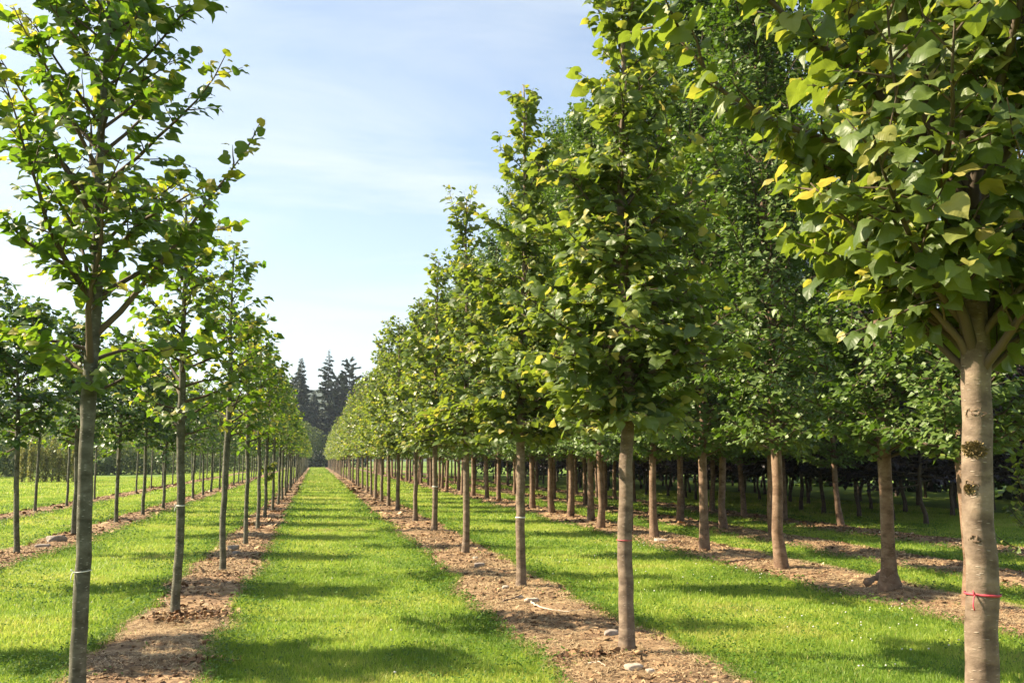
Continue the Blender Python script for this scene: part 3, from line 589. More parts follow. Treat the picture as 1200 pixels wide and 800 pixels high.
# clover and broad weeds, thickest along the strip edges
gc = Geo()
for (dens, y0, y1, s) in [(520, 4.2, 11, 0.017), (260, 11, 22, 0.024), (90, 22, 40, 0.035)]:
    x, y = scatter(dens, y0, y1, rs, xr=15)
    e = edge_near(x, y); st = in_strip(x, y)
    pk = np.exp(-e / 0.22) * 1.0 + 0.35 * (fnoise(x * 1.3 + 21, y * 1.3 + 4, 2) > 0.58)
    k = (~st | (e < 0.06) | ((fnoise(x * 1.9 + 44, y * 1.9, 2) > .68) & (rs.rand(len(x)) < .5))) & (rs.rand(len(x)) < pk); x, y, e = x[k], y[k], e[k]; n = len(x)
    hz = rs.uniform(0.03, 0.075, n) * (1 + 0.5 * np.exp(-e / 0.15))
    for q in range(3):
        a = rs.uniform(0, 6.28, n) + q * 2.09; D = np.stack([np.cos(a), np.sin(a), rs.normal(0.1, 0.3, n)], -1)
        Sd = np.stack([-np.sin(a), np.cos(a), rs.normal(0, 0.3, n)], -1)
        P = np.stack([x, y, hz], -1); ss = s * rs.uniform(0.7, 1.3, n)[:, None]
        V = np.stack([P, P + (D * 0.6 + Sd * 0.5) * ss, P + D * 1.15 * ss, P + (D * 0.6 - Sd * 0.5) * ss], 1).reshape(-1, 3)
        gc.add(V, (np.arange(n)[:, None] * 4 + np.arange(4)).ravel(), np.full(n, 4), np.repeat(rs.rand(n), 4))
o = put('clover', gc.mesh('clover', M_clover, smooth=False)); tag(o, 'low clover and broad leaved weeds in the grass beside the bare strips', 'clover', kind='stuff')

# white clover blossoms
gf = Geo()
ico = np.array([(0, 0, 1), (.894, 0, .447), (.276, .851, .447), (-.724, .526, .447), (-.724, -.526, .447), (.276, -.851, .447), (.4, 0, -.6), (-.3, .4, -.6), (-.3, -.4, -.6)])
icf = [(0, 1, 2), (0, 2, 3), (0, 3, 4), (0, 4, 5), (0, 5, 1), (1, 6, 2), (2, 7, 3), (4, 8, 5), (2, 6, 7), (3, 7, 8), (3, 8, 4), (5, 8, 6), (5, 6, 1), (6, 8, 7)]
x, y = scatter(7, 5, 18, rs); st = in_strip(x, y)
pk = np.where((x > 3) & (x < 6.3), 0.75, 0.10) * np.clip((fnoise(x * 0.8 + 2, y * 0.8, 2) - 0.25) * 2.2, 0.05, 1)
k = ~st & (rs.rand(len(x)) < pk); x, y = x[k], y[k]
for a, b in zip(x, y):
    gf.add(ico * rs.uniform(0.007, 0.013) * np.array([1, 1, .8]) + np.array([a, b, rs.uniform(0.05, 0.085)]), np.concatenate([np.array(t) for t in icf]), np.full(len(icf), 3), rs.rand())
o = put('clover_blossoms', gf.mesh('clover_blossoms', M_white)); tag(o, 'tiny white clover blossoms sprinkled through the grass', 'blossoms', kind='stuff')

# bark chips, dead leaves and straw on the bare strips
gm = Geo(); gs = Geo()
for (dens, y0, y1, s, sd) in [(1500, 4.2, 11, 0.0085, 1700), (700, 11, 22, 0.014, 600), (160, 22, 45, 0.028, 0), (40, 45, 90, 0.05, 0)]:
    x, y = scatter(dens, y0, y1, rs, xr=14)
    st = in_strip(x, y, -0.03); k = st & (rs.rand(len(x)) < np.clip((fnoise(x * 1.8 + 70, y * 1.8, 3) - 0.22) * 2.2, 0.05, 1)); x, y = x[k], y[k]; n = len(x)
    z = np.array([soil_z(a, b) for a, b in zip(x, y)])
    a = rs.uniform(0, 6.28, n); tl = rs.normal(0, 0.35, n)
    D = np.stack([np.cos(a) * np.cos(tl), np.sin(a) * np.cos(tl), np.sin(tl)], -1); Sd = np.stack([-np.sin(a), np.cos(a), rs.normal(0, 0.4, n)], -1)
    ln = (s * rs.lognormal(0, 0.5, n))[:, None]; wd = ln * rs.uniform(0.2, 0.7, (n, 1)); P = np.stack([x, y, z + 0.006], -1)
    up_ = np.array([0, 0, 1.0]) * ln * rs.uniform(-0.1, 0.25, (n, 1))
    V = np.stack([P - D * ln - Sd * wd, P + up_ - Sd * wd * 1.1, P + D * ln - Sd * wd * .6, P + D * ln + Sd * wd * .5, P + up_ + Sd * wd, P - D * ln + Sd * wd * .8], 1).reshape(-1, 3)
    gm.add(V, (np.arange(n)[:, None] * 6 + np.array([0, 1, 4, 5, 1, 2, 3, 4])).ravel(), np.full(2 * n, 4), np.repeat(np.clip(rs.beta(1.6, 1.8, n), 0, 1), 6))
    if sd:
        x, y = scatter(sd, y0, y1, rs, xr=10)
        k = in_strip(x, y, -0.06) & (rs.rand(len(x)) < np.clip((fnoise(x * 1.1 + 7, y * 1.1, 2) - 0.3) * 2.4, 0, 1)); x, y = x[k], y[k]; n = len(x)
        z = np.array([soil_z(a, b) for a, b in zip(x, y)]) + 0.012
        a = rs.uniform(0, 6.28, n); D = np.stack([np.cos(a), np.sin(a), rs.normal(0.03, 0.12, n)], -1); Sd = np.stack([-np.sin(a), np.cos(a), np.zeros(n)], -1)
        ln = rs.uniform(0.03, 0.10, (n, 1)); wd = 0.0016 if y0 < 10 else 0.003; P = np.stack([x, y, z], -1); bend = Sd * ln * rs.normal(0, 0.35, (n, 1)) + np.array([0, 0, 1.0]) * rs.uniform(0, 0.012, (n, 1))
        V = np.stack([P - D * ln - Sd * wd, P + bend - Sd * wd, P + D * ln, P + bend + Sd * wd, P - D * ln + Sd * wd], 1).reshape(-1, 3)
        gs.add(V, (np.arange(n)[:, None] * 5 + np.array([0, 1, 3, 4, 1, 2, 3])).ravel(), np.tile([4, 3], n), np.repeat(rs.rand(n), 5))
o = put('bark_litter', gm.mesh('bark_litter', M_chip, smooth=False)); tag(o, 'brown bark chips and dead leaves littering the bare strips', 'litter', kind='stuff')
o = put('dry_straw', gs.mesh('dry_straw', M_straw, smooth=False)); tag(o, 'pale dry straw scattered over the bare strips', 'straw', kind='stuff')

gk = Geo(); fl_ = np.concatenate([np.array(t) for t in icf])
x, y = scatter(95, 4.5, 24, rs, xr=10); k = in_strip(x, y, -0.02) & (rs.rand(len(x)) < np.clip((fnoise(x * 1.6 + 90, y * 1.6, 2) - 0.30) * 2.6, 0.03, 1)); x, y = x[k], y[k]
for bx, by in R1[1:5] + L1[:5] + L2[3:6] + R2[1:5]:        # looser earth heaped round the trunks
    m = 34; a = rs.uniform(0, 6.28, m); d = np.abs(rs.normal(0.10, 0.13, m)) + .06; x = np.concatenate([x, bx + np.cos(a) * d]); y = np.concatenate([y, by + np.sin(a) * d])
for a, b in zip(x, y):
    sz = 0.006 * rs.lognormal(0.3, 0.6); gk.add(ico * (1 + rs.normal(0, .22, ico.shape)) * sz * np.array([1.2, 1, .75]) + np.array([a, b, soil_z(a, b) + sz * .3]), fl_, np.full(len(icf), 3), np.clip(rs.beta(2, 3), 0, .85))
o = put('soil_crumbs', gk.mesh('soil_crumbs', M_chip, smooth=False)); tag(o, 'loose crumbs of dry earth on the bare strips and round the trunks', 'soil', kind='stuff')

# ---------------------------------------------------------------- stones, sticks
def rock(name, px, size, mat, label, cat, seed, group=None, yaw=0.0, tilt=0.0):
    rs = np.random.RandomState(seed)
    import bmesh
    bm = bmesh.new(); bmesh.ops.create_icosphere(bm, subdivisions=3, radius=1)
    off = rs.uniform(0, 50)
    for v in bm.verts:
        c = np.array(v.co)
        cut = np.sign(c) * np.minimum(np.abs(c), [0.78, 0.74, 0.70])
        d = 0.75 + 0.5 * float(fnoise(np.array(c[0] * 1.3 + off), np.array(c[1] * 1.3 + c[2] * 1.7 + off), 3))
        v.co = Vector(cut * d * np.array(size) / 1.5)
    me = bpy.data.meshes.new(name); bm.to_mesh(me); bm.free(); me.materials.append(mat)
    for p in me.polygons: p.use_smooth = True
    o = put(name, me); q = gp(*px); z = soil_z(q[0], q[1])
    o.location = (q[0], q[1], z + size[2] * 0.22); o.rotation_euler = (tilt, tilt * .5, yaw)
    return tag(o, label, cat, group)
rock('stone', (592, 694), (0.075, 0.06, 0.05), M_stone, 'small rounded tan stone left of the white tied lime trunk', 'stone', 1)
rock('stone', (608, 703), (0.09, 0.06, 0.04), M_stone, 'flat tan stone just in front of the white tied lime trunk', 'stone', 2, yaw=.6)
rock('wood_chunk', (623, 709), (0.17, 0.07, 0.06), M_wood, 'pale split chunk of wood beside the long curved stick', 'wood', 3, yaw=.5, tilt=.15)
rock('stone', (562, 667), (0.14, 0.10, 0.07), M_clod, 'grey stone in the soil behind the white tied lime trunk', 'stone', 4)
rock('stone', (557, 659), (0.07, 0.06, 0.05), M_stone, 'small whitish stone by the fourth right hand lime trunk', 'stone', 5)
rock('stone_slab', (775, 636), (0.26, 0.16, 0.06), M_stone, 'flat pale orange slab lying on the strip under the hornbeams', 'slab', 6, yaw=.2, tilt=.18)
rock('stone', (743, 790), (0.12, 0.10, 0.05), M_stone, 'half buried pale stone in front of the red lined lime trunk', 'stone', 7)
rock('stone', (762, 794), (0.06, 0.05, 0.04), M_stone, 'small pale pebble right of the half buried stone', 'stone', 8)
rock('soil_clod', (273, 647), (0.17, 0.12, 0.10), M_clod, 'big grey clod beside the third trunk of the left row', 'clod', 9)
rock('soil_clod', (277, 652), (0.13, 0.09, 0.07), M_clod, 'smaller grey clod in front of the big grey clod', 'clod', 10, yaw=1)
rock('soil_clod', (66, 636), (0.36, 0.2, 0.16), M_clod, 'pale grey heap of earth on the second left strip', 'clod', 11, yaw=.7)
rock('soil_clod', (50, 643), (0.24, 0.16, 0.09), M_clod, 'low grey clod left of the pale earth heap', 'clod', 12)
rock('soil_clod', (99, 627), (0.26, 0.16, 0.10), M_clod, 'dark grey clod behind the nearest left trunk', 'clod', 13)
rock('soil_clod', (716, 747), (0.12, 0.08, 0.06), M_clod, 'dark clod against the left side of the red lined trunk', 'clod', 14)

def stick(name, pts, r, mat, label, cat, seed=0):
    rs = np.random.RandomState(seed); P = []
    for (x, yv, h) in pts:
        q = gp(x, yv); P.append((q[0], q[1], soil_z(q[0], q[1]) + h))
    P = np.array(P); t = np.linspace(0, 1, 16); Q = interp(P, t) + rs.normal(0, r * 0.35, (16, 3))
    c = Q[0].copy(); ge = Geo(); ge.tube(Q - c, np.linspace(r, r * 0.45, 16), 7)
    o = put(name, ge.mesh(name, mat)); o.location = c
    return tag(o, label, cat)
stick('stick', [(622, 711, .03), (628, 717, .02), (645, 721, .015), (668, 722, .015), (684, 719, .02)], 0.011, M_wood, 'long curved bleached stick on the soil between two lime trunks', 'stick', 1)
stick('stick', [(586, 710, .015), (598, 706, .02), (612, 702, .03)], 0.012, M_root, 'dark brown stick touching the flat tan stone', 'stick', 2)
stick('stick', [(689, 785, .015), (702, 785, .02), (710, 789, .02)], 0.007, M_wood, 'short bent pale twig in front of the red lined trunk', 'stick', 3)
stick('stick', [(850, 662, .03), (868, 660, .03), (884, 659, .04)], 0.018, M_root, 'straight brown stick left of the orange lit hornbeam trunk', 'stick', 4)
stick('stick', [(193, 713, .10), (197, 719, .05), (204, 724, .02)], 0.007, M_root, 'thin brown stick leaning by the second left trunk', 'stick', 5)
stick('root', [(1014, 690, .03), (1026, 686, .08), (1038, 682, .16)], 0.045, BARK_H, 'thick pale surface root beside the swollen hornbeam collar', 'root', 6)

# heap of dead leaves at the second left tree and near the front
def leaf_heap(px, r, n, label, seed, hgt=0.06):
    rs = np.random.RandomState(seed); q = gp(*px); a = rs.uniform(0, 6.28, n); d = r * rs.rand(n) ** 0.8 * (0.6 + 0.7 * vnoise(a * 1.2 + seed, a * 0 + 3))
    P = np.stack([np.cos(a) * d * 1.3, np.sin(a) * d, hgt * rs.rand(n) * (1 - d / r) + 0.015], -1)
    A = norm(rs.normal(0, 1, (n, 3)) * [1, 1, .4]); nn = norm(rs.normal(0, 0.6, (n, 3)) + [0, 0, 1])
    me = leaves_mesh('dead_leaf_heap', P, A, nn, rs.uniform(0.02, 0.06, n), rs.beta(1.3, 2.2, n), M_chip, 0, rs)
    o = put('dead_leaf_heap', me); o.location = (q[0], q[1], soil_z(q[0], q[1]))
    return tag(o, label, 'dead leaves', kind='stuff')
leaf_heap((216, 730), 0.42, 170, 'curled brown dead leaves heaped round the second left trunk', 1)
leaf_heap((238, 779), 0.22, 90, 'patch of brown dead leaves on the near left strip', 2, 0.04)
leaf_heap((700, 775), 0.35, 120, 'sparse brown dead leaves before the red lined trunk', 3, 0.02)

# ---------------------------------------------------------------- tapes, ties, moss on the near trunks
def trunk_at(kit, zz):
    return np.array([np.interp(zz, kit['z'], kit['TP'][:, 0]), np.interp(zz, kit['z'], kit['TP'][:, 1]), zz]), float(np.interp(zz, kit['z'], kit['rad']))
def band(tree, kit, zz, w, mat, name, label=None, tail=False, thick=0.0025, tilt=0.0):
    c, r = trunk_at(kit, zz); th = np.linspace(0, 2 * math.pi, 33)[:-1]; ge = Geo(); k = 32
    rings = []
    for dz, rr in ((-w / 2, r * 1.05), (-w / 2, r * 1.05 + thick), (w / 2, r * 1.05 + thick), (w / 2, r * 1.05)):
        rings.append(np.stack([c[0] + np.cos(th) * (rr + .002 * np.sin(3 * th)), c[1] + np.sin(th) * (rr + .002 * np.sin(3 * th)), c[2] + dz + np.cos(th) * tilt], -1))
    V = np.concatenate(rings); F = []
    for a in range(4):
        b = (a + 1) % 4
        for j in range(k):
            j2 = (j + 1) % k; F.append((a * k + j, a * k + j2, b * k + j2, b * k + j))
    ge.add(V, np.array(F), np.full(len(F), 4))
    if tail:
        d = np.array([-0.86, -0.5, 0]); p = c + d * (r * 1.05 + 0.004)
        for m in (-1, 1):
            Q = p + np.array([[0, 0, 0], [-.010, -.004, m * .012], [-.016, -.008, m * .028 - .012], [-.013, -.012, m * .03 - .03]])
            ge.tube(Q, np.full(4, max(0.003, w * 0.3)), 6)
    o = put(name, ge.mesh(name, mat), tree)
    if label: o['label'] = label
band(trees['R1', 0], kitF, 1.06, 0.009, M_red, 'marking_tape', 'bright red tape tied round the trunk', True)
band(trees['R1', 1], kitR[0], 0.93, 0.006, M_red, 'marking_tape', 'faint red line round the trunk', False)
band(trees['R1', 2], kitR[1], 0.88, 0.016, M_tie, 'tie', 'white tie round the trunk')
k5 = kitR[2 + 4 % 3]; band(trees['R1', 4], k5, 1.0, 0.02, M_tie, 'tie', 'white tie round the trunk')
band(trees['L1', 0], kitL[0], 0.87, 0.006, M_tie, 'twine', 'white twine knotted round the trunk', True, tilt=0.006)
band(trees['L1', 1], kitL[1], 1.13, 0.012, M_tie, 'tie', 'white tie round the trunk', True)

def moss(tree, kit, zz, az, w, h, name, mat, seed, n=420, label=None):
    rs = np.random.RandomState(seed); c, r = trunk_at(kit, zz)
    u = rs.normal(0, 0.38, n).clip(-1, 1); v = rs.normal(0, 0.38, n).clip(-1, 1); k = u * u + v * v < 1; u, v = u[k], v[k]; n = len(u)
    a = az + u * w / (2 * r); z = zz + v * h / 2; O = np.stack([np.cos(a), np.sin(a), np.zeros(n)], -1)
    th = 0.006 * (1 - (u * u + v * v))
    P = np.stack([c[0] + np.cos(a) * (r * 0.99 + th), c[1] + np.sin(a) * (r * 0.99 + th), z], -1)
    A = norm(O + rs.normal(0, 0.7, (n, 3))); nn = norm(rs.normal(0, 1, (n, 3)))
    o = put(name, leaves_mesh(name, P, A, nn, rs.uniform(0.007, 0.016, n), rs.rand(n), mat, 2, rs), tree)
    if label: o['label'] = label
def scar(tree, kit, zz, az, w, h, seed):
    rs = np.random.RandomState(seed); c, r = trunk_at(kit, zz); ge = Geo()
    for q in (1.0, 0.42):
        t = np.linspace(0, 2 * math.pi, 22); a = az + np.cos(t) * w * q / (2 * r); z = zz + np.sin(t) * h * q / 2
        rr = r * 1.0 + 0.003 * (1 - q)
        Q = np.stack([c[0] + np.cos(a) * rr, c[1] + np.sin(a) * rr, z], -1) + np.repeat(rs.normal(0, .0035, (11, 3)), 2, 0); Q[-1] = Q[0]; ge.tube(Q, 0.0022 + rs.uniform(0, .0035, 22), 6)
    put('branch_scar', ge.mesh('branch_scar', M_scar), tree)
cam_az = math.atan2(-3.68, -2.70)
moss(trees['R1', 0], kitF, 1.64, cam_az - 0.22, 0.10, 0.08, 'moss_patch', M_moss, 1, 800)
moss(trees['R1', 0], kitF, 1.48, cam_az - 0.45, 0.05, 0.05, 'moss_patch', M_moss, 2, 130)
scar(trees['R1', 0], kitF, 1.79, cam_az - 0.15, 0.075, 0.04, 1)
scar(trees['R1', 0], kitF, 1.48, cam_az - 0.45, 0.06, 0.055, 2)
scar(trees['R1', 0], kitF, 1.28, cam_az - 0.3, 0.05, 0.025, 3)
# swollen root collar of the second hornbeam
rsx = np.random.RandomState(9); th = np.arange(14) * 2 * math.pi / 14
ge = Geo(); zc = np.array([-0.06, 0.0, 0.06, 0.13, 0.2, 0.27, 0.33]); rc = np.array([0.165, 0.15, 0.145, 0.138, 0.122, 0.10, 0.078])
ge.tube(np.stack([zc * 0, zc * 0, zc], -1), rc[:, None] * (1 + rsx.normal(0, 0.06, (7, 14)) + 0.08 * np.sin(3 * th)), 14)
put('root_collar', ge.mesh('root_collar', BARK_H), trees['R2', 1])
# low leafy shoot on one young lime of the left row
def shoot(parent, z0, n, seed):
    rs = np.random.RandomState(seed); ge = Geo(); P = []
    for k in range(9):
        az = rs.uniform(0, 6.28); Q = polyline((0, 0, z0 + rs.uniform(-.25, .2)), (math.cos(az), math.sin(az), rs.uniform(0, 1)), rs.uniform(.15, .36), 5, rs, .03, .15)
        ge.tube(Q, np.linspace(.005, .0015, 6), 5); P.append(interp(Q, rs.uniform(.2, 1, n // 9)) + rs.normal(0, .015, (n // 9, 3)))
    P = np.concatenate(P); n = len(P); put('shoot_stem', ge.mesh('shoot_stem', M_twig), parent)
    A = norm(P * [1, 1, 0] + rs.normal(0, .05, (n, 3)) + [0, 0, -.05]); nn = norm(rs.normal(0, .4, (n, 3)) + [0, 0, 1])
    put('foliage', leaves_mesh('foliage', P, A, nn, rs.uniform(.06, .11, n), rs.uniform(.3, 1, n), M_young, 1, rs), parent)
shoot(trees['L1', 5], 1.15, 110, 4)

# sapling at the right edge
ks = build_tree('sapling', 95, 1.75, 0.35, pf([(0, .45), (.4, .5), (1, .15)]), 0.016, 14, 0.085, 0.06, 0, M_lime, M_twig, elev=(15, 55), sec_sp=0.14, sec_len=(0.1, 0.3), young=0.05, sides=8)
place_tree('lime_sapling', ks, (8.08, 10.1), 'low leafy sapling at the right edge behind the speckled trunk', 'sapling', None, 0.5, 0.95)

# ---------------------------------------------------------------- background planting
def blob_crown(name, blobs, n, leaf, mat, seed, lod=2):
    """leaf clumps scattered through several ellipsoids"""
    rs = np.random.RandomState(seed); P = []; O = []
    vol = np.array([b[3] * b[4] * b[5] for b in blobs]) ** 0.67; vol /= vol.sum()
    for b, f in zip(blobs, vol):
        m = int(n * f); d = norm(rs.normal(0, 1, (m, 3))); r = rs.uniform(0.35, 1.0, m) ** 0.5
        lump = 0.72 + 0.5 * fnoise(d[:, 0] * 2.2 + b[0] + 30, d[:, 1] * 2.2 + d[:, 2] * 2.6 + b[1] + 30, 2)
        P.append(np.array(b[:3]) + d * (r * lump)[:, None] * np.array(b[3:6])); O.append(d)
    P = np.concatenate(P); O = np.concatenate(O); k = P[:, 2] > 0.02; P, O = P[k], O[k]; m = len(P)
    A = norm(O + rs.normal(0, .8, (m, 3)) + [0, 0, -.3]); nn = norm(O + rs.normal(0, .6, (m, 3)) + [0, 0, .5])
    return leaves_mesh(name, P, A, nn, leaf * rs.uniform(.6, 1.3, m), rs.beta(2, 2.5, m), mat, lod, rs)
def bushy(name, loc, blobs, n, leaf, mat, label, cat, seed, trunk=None, group=None, rotz=0):
    o = empty(name, loc, (0, 0, rotz)); tag(o, label, cat, group)
    if trunk:
        ge = Geo(); ge.tube(np.array([[0, 0, -.1], [0.02, 0, trunk[0] * .5], [0, .03, trunk[0]]]), [trunk[1], trunk[1] * .8, trunk[1] * .4], 8); put('trunk', ge.mesh('trunk', BARK_D), o)
    put('crown', blob_crown('crown', blobs, n, leaf, mat, seed), o)
    return o
def conifer(name, loc, H, Rm, seed, label, kind='spruce'):
    rs = np.random.RandomState(seed); o = empty(name, loc); tag(o, label, 'conifer')
    gt = Geo(); z = np.linspace(-.3, H, 14); gt.tube(np.stack([rs.normal(0, .06, 14), rs.normal(0, .06, 14), z], -1), 0.42 * (1 - z / H * .96).clip(.02), 9)
    LP = []; LA = []; LN = []; LS = []
    nb = {'spruce': 190, 'fir': 150, 'cedar': 150}[kind]
    for i in range(nb):
        t = (i + rs.rand()) / nb; t = 0.06 + 0.94 * t
        zz = H * t; az = i * 2.4 + rs.normal(0, .4)
        rr = Rm * ((1 - t) ** 0.9 * rs.uniform(.5, 1.15) + .02)
        el = R(-12 + 45 * t)
        if kind == 'fir': rr *= rs.choice([.5, .8, 1.0, 1.5], p=[.25, .35, .25, .15]); el = R(rs.uniform(-25, 15) + 20 * t)
        if kind == 'cedar': rr = Rm * rs.uniform(.3, .95) * (1.0 - 0.68 * t ** 2); el = R(rs.uniform(-5, 35))
        P = polyline((0, 0, zz), (math.cos(az) * math.cos(el), math.sin(az) * math.cos(el), math.sin(el)), rr, 6, rs, -0.04 if kind != 'cedar' else .03, .1)
        gt.tube(P, np.linspace(.09 * (1 - t) + .03, .015, 7), 4)
        n = int(rr * (55 if kind != 'cedar' else 85)); tt = rs.uniform(.15 if kind != 'cedar' else .35, 1.03, n)
        D = norm(interp(P, np.minimum(tt + .1, 1)) - interp(P, tt - .1)); sd = np.cross(D, [0, 0, 1.0]) * rs.choice([-1, 1], n)[:, None]
        B = interp(P, tt) + sd * (rs.rand(n) * .5 * (1.1 - tt * .7) * min(1, (1 - t) * 3 + .2))[:, None] + rs.normal(0, .08, (n, 3))
        LP.append(B); LA.append(norm(sd * .7 + D + np.array([0, 0, -.55 if kind != 'cedar' else .1]) + rs.normal(0, .25, (n, 3)))); LN.append(norm(rs.normal(0, .5, (n, 3)) + [0, 0, 1])); LS.append(rs.uniform(.4, .95, n) * (0.38 + 0.62 * min(1, (1 - t) * 2.2)))
    P = np.concatenate(LP); m = len(P)
    put('trunk', gt.mesh('trunk', BARK_D), o)
    put('crown', leaves_mesh('crown', P, np.concatenate(LA), np.concatenate(LN), np.concatenate(LS), rs.beta(2, 3, m), M_fir, 2, rs, aspect=0.5), o)
    return o
YB = 218.0
conifer('spruce_tree', (gx(350, YB), YB, 0), 23.5, 5.6, 1, 'dark spruce with a narrow pointed top at the left of the path end', 'spruce')
conifer('fir_tree', (gx(383, YB), YB + 4, 0), 25.8, 5.6, 2, 'tallest ragged fir with a bare leading spike at the path end', 'fir')
conifer('cedar_tree', (gx(408, YB), YB + 2, 0), 23.2, 6.2, 3, 'broad dark cedar with flat spreading tiers right of the ragged fir', 'cedar')
conifer('spruce_tree', (gx(330, YB), YB + 14, 0), 20, 4.5, 4, 'shorter dark spruce behind the left lime crowns at the path end', 'spruce')
conifer('cedar_tree', (gx(432, YB), YB + 10, 0), 20, 5.5, 5, 'lower dark cedar behind the right lime crowns at the path end', 'cedar')
conifer('cedar_tree', (gx(342, YB), YB + 8, 0), 19.5, 6.0, 7, 'rounded dark cedar low on the left of the conifer clump', 'cedar')
conifer('cedar_tree', (gx(395, YB), YB + 9, 0), 20.5, 6.0, 8, 'rounded dark cedar between the ragged fir and the broad cedar', 'cedar')
conifer('spruce_tree', (gx(366, YB), YB + 16, 0), 17.5, 4.5, 6, 'short dark spruce filling the gap between the spruce and the fir', 'spruce')
bushy('willow_bush', (gx(362, 205), 205, 0), [(0, 0, 5.0, 3.4, 3, 3.4), (-1.4, 0, 7.2, 2.4, 2.4, 2.4), (1.2, .5, 3, 3, 2.5, 3)], 5200, .30, M_bush, 'grey green leafy tree under the dark spruce at the path end', 'tree', 1, (4, .2))
bushy('golden_tree', (gx(408, 203), 203, 0), [(0, 0, 7.0, 3, 3, 2.8), (1.6, 0, 9.0, 2.4, 2.4, 2.2), (-1.0, 0, 4.8, 2.2, 2.2, 2.4)], 5200, .30, M_bush, 'yellow green round tree under the cedar at the path end', 'tree', 2, (5, .2))
bushy('dark_hedge', (gx(375, 199), 199, 0), [(-6, 0, 1.3, 4, 1.5, 2.0), (-2, .3, 1.5, 3.4, 1.5, 2.3), (2, 0, 1.4, 3.4, 1.5, 2.1), (6, .2, 1.3, 4, 1.5, 2.0)], 7000, .28, M_hedge, 'low black green hedge closing the end of the grass path', 'hedge', 3)

# left background: bushes, golden columns, small trees
rb = random.Random(4)
for i, (px, Y, w, h) in enumerate([(-70, 92, 5, 5.5), (-25, 98, 5, 5.2), (18, 102, 4.5, 5.0), (108, 108, 5, 4.2), (142, 112, 5, 4.4), (178, 116, 5.5, 4.2), (215, 122, 6, 4.8), (252, 128, 6, 4.6), (285, 136, 6, 5.0), (312, 150, 6, 5.5), (75, 112, 6, 5.5)]):
    x = gx(px, Y)
    bl = [(rb.uniform(-.25, .25) * w, rb.uniform(-1, 1), h * rb.uniform(.3, .6), w * rb.uniform(.4, .55), w * .4, h * rb.uniform(.38, .5)) for _ in range(4)] + [(0, 0, h * .35, w * .5, w * .4, h * .42)]
    bushy('field_bush', (x, Y, 0), bl, 3600, .24, M_bush, 'rounded olive green bush in the far hedge line behind the left rows', 'bush', 20 + i, (h * .5, .09), 'olive bushes behind the left rows')
for i, px in enumerate((27, 37, 46, 54, 62, 70, 79, 88)):
    Y = 74 + (i % 2) * 1.5; h = 2.9 + rb.uniform(-.4, .5)
    bushy('golden_cypress', (gx(px, Y), Y, 0), [(0, 0, h * .36, .27, .27, h * .40), (0, 0, h * .68, .19, .19, h * .38)], 1100, .11, M_gold, 'golden green columnar cypress standing in a short line at the far left', 'cypress', 50 + i, (h * .4, .05), 'golden cypresses at the far left')
for i in range(9):
    Y = 160 + i % 3 * 12; px = -120 + i * 48
    h = 10 + rb.uniform(-2, 2.5); w = 9
    bl = [(rb.uniform(-.3, .3) * w, rb.uniform(-1, 1), h * rb.uniform(.35, .65), w * rb.uniform(.35, .5), w * .35, h * rb.uniform(.28, .36)) for _ in range(5)]
    bushy('field_tree', (gx(px, Y), Y, 0), bl, 4200, .42, M_bush if i % 3 else M_maple, 'round headed tree in the far wood line beyond the left field', 'tree', 70 + i, (h * .5, .22), 'trees of the far wood line on the left')
# right background: wood line beyond the purple trees
for i in range(17):
    Y = 24 + i * 5.2; x = 30 + rb.uniform(-1, 1) + (i % 2) * 3.5 - max(0, Y - 60) * 0.22; h = 7.5 + rb.uniform(-1.5, 1.5); w = 6.5
    bl = [(rb.uniform(-.3, .3) * w, rb.uniform(-1, 1), h * rb.uniform(.35, .65), w * rb.uniform(.38, .5), w * .4, h * rb.uniform(.3, .36)) for _ in range(5)] + [(0, 0, 1.2, w * .5, w * .4, 1.5)]
    bushy('wood_edge_tree', (x, Y, 0), bl, 3800, .34, M_hedge if i % 3 else M_maple, 'dark bushy tree in the wood line beyond the right rows', 'tree', 90 + i, (h * .5, .2), 'trees of the wood line on the right')

# far wooded hill
nx, ny = 90, 24; X = np.linspace(-900, 900, nx); Yh = np.linspace(760, 1500, ny)
XX, YY = np.meshgrid(X, Yh); ZZ = (38 * np.exp(-((XX - 120) / 420) ** 2) + 34) * np.clip((YY - 760) / 260, 0, 1) ** 0.8 * (0.75 + 0.5 * fnoise(XX * .006 + 20, YY * .006 + 20, 3)) + 5 * fnoise(XX * .05 + 60, YY * .05 + 60, 2) - 6
V = np.stack([XX, YY, ZZ], -1).reshape(-1, 3); i = np.arange(ny - 1)[:, None] * nx; j = np.arange(nx - 1)[None, :]
F = np.stack([i + j, i + j + 1, i + nx + j + 1, i + nx + j], -1).reshape(-1, 4)
o = put('hill', arr_mesh('hill', V, F, np.full(len(F), 4), M_hill, smooth=True)); tag(o, kind='structure')

# ---------------------------------------------------------------- air
HAZE = 0.00022
if HAZE:
    import bmesh
    bm = bmesh.new(); bmesh.ops.create_cube(bm, size=1)
    me = bpy.data.meshes.new('haze'); bm.to_mesh(me); bm.free()
    o = put('haze', me); o.scale = (8040, 4360, 200); o.location = (0, 1850, 92); tag(o, kind='stuff')
    m, nt, out = new_mat('haze'); pv = N(nt, 'ShaderNodeVolumePrincipled'); pv.inputs['Density'].default_value = HAZE; pv.inputs['Color'].default_value = (0.72, 0.84, 1.0, 1); pv.inputs['Anisotropy'].default_value = 0.1
    nt.links.new(pv.outputs[0], out.inputs['Volume']); me.materials.append(m)

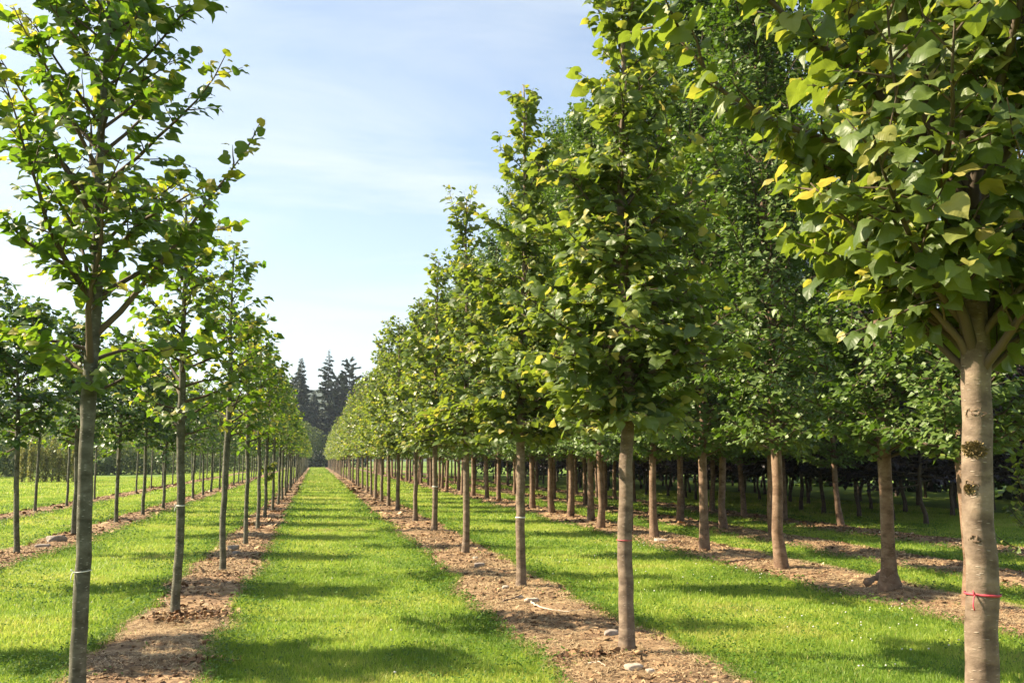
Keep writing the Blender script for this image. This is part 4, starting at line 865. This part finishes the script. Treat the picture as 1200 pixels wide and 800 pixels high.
# ---------------------------------------------------------------- light
EL, AHEAD = R(37), R(17)
S = Vector((-math.cos(AHEAD) * math.cos(EL), math.sin(AHEAD) * math.cos(EL), math.sin(EL)))
ld = bpy.data.lights.new('sun', 'SUN'); ld.energy = 5.0; ld.angle = R(0.53); ld.color = (1.0, 0.86, 0.64)
lo = link(bpy.data.objects.new('sun', ld)); lo.rotation_euler = S.to_track_quat('Z', 'Y').to_euler(); lo.location = (0, 0, 40)
w = bpy.data.worlds.new('World'); bpy.context.scene.world = w; w.use_nodes = True
nt = w.node_tree; nt.nodes.clear(); L = nt.links.new
out = nt.nodes.new('ShaderNodeOutputWorld'); bg = nt.nodes.new('ShaderNodeBackground'); bg.inputs['Strength'].default_value = 0.070
sky = nt.nodes.new('ShaderNodeTexSky'); sky.sky_type = 'NISHITA'; sky.sun_disc = False
sky.sun_elevation = EL; sky.sun_rotation = -(math.pi / 2 - AHEAD); sky.air_density = 1.0; sky.dust_density = 1.2; sky.ozone_density = 1.0
tc = nt.nodes.new('ShaderNodeTexCoord'); sep = nt.nodes.new('ShaderNodeSeparateXYZ'); L(tc.outputs['Generated'], sep.inputs[0])
ad = N(nt, 'ShaderNodeMath', operation='ADD'); L(sep.outputs['Z'], ad.inputs[0]); ad.inputs[1].default_value = 0.12
mxz = N(nt, 'ShaderNodeMath', operation='MAXIMUM'); L(ad.outputs[0], mxz.inputs[0]); mxz.inputs[1].default_value = 0.05
dx = N(nt, 'ShaderNodeMath', operation='DIVIDE'); L(sep.outputs['X'], dx.inputs[0]); L(mxz.outputs[0], dx.inputs[1])
dy = N(nt, 'ShaderNodeMath', operation='DIVIDE'); L(sep.outputs['Y'], dy.inputs[0]); L(mxz.outputs[0], dy.inputs[1])
cb_ = nt.nodes.new('ShaderNodeCombineXYZ'); L(dx.outputs[0], cb_.inputs[0]); L(dy.outputs[0], cb_.inputs[1])
mp = nt.nodes.new('ShaderNodeMapping'); mp.inputs['Scale'].default_value = (0.7, 1.7, 1); mp.inputs['Rotation'].default_value = (0, 0, -0.25); mp.inputs['Location'].default_value = (3.1, 1.7, 0); L(cb_.outputs[0], mp.inputs[0])
nz = nt.nodes.new('ShaderNodeTexNoise'); nz.inputs['Scale'].default_value = 1.0; nz.inputs['Detail'].default_value = 7; nz.inputs['Roughness'].default_value = 0.55; nz.inputs['Distortion'].default_value = 0.6; L(mp.outputs[0], nz.inputs['Vector'])
cr = ramp(nt, [(0.43, (0.12, 0.12, 0.12)), (0.68, (0.72, 0.72, 0.72))]); L(nz.outputs['Fac'], cr.inputs[0])
mixc = N(nt, 'ShaderNodeMix', data_type='RGBA'); L(cr.outputs[0], mixc.inputs['Factor']); L(sky.outputs[0], mixc.inputs['A']); mixc.inputs['B'].default_value = (4.2, 4.5, 4.65, 1)
L(mixc.outputs['Result'], bg.inputs['Color']); L(bg.outputs[0], out.inputs[0])

sc = bpy.context.scene
sc.view_settings.view_transform = 'Standard'; sc.view_settings.look = 'None'; sc.view_settings.exposure = 1.75; sc.view_settings.gamma = 1.0
sc.render.engine = 'CYCLES'; sc.cycles.max_bounces = 8; sc.cycles.diffuse_bounces = 4; sc.cycles.transmission_bounces = 4; sc.cycles.volume_bounces = 0; sc.cycles.transparent_max_bounces = 4
sc.cycles.use_denoising = True; sc.cycles.caustics_reflective = False; sc.cycles.caustics_refractive = False
sc.cycles.sample_clamp_indirect = 6
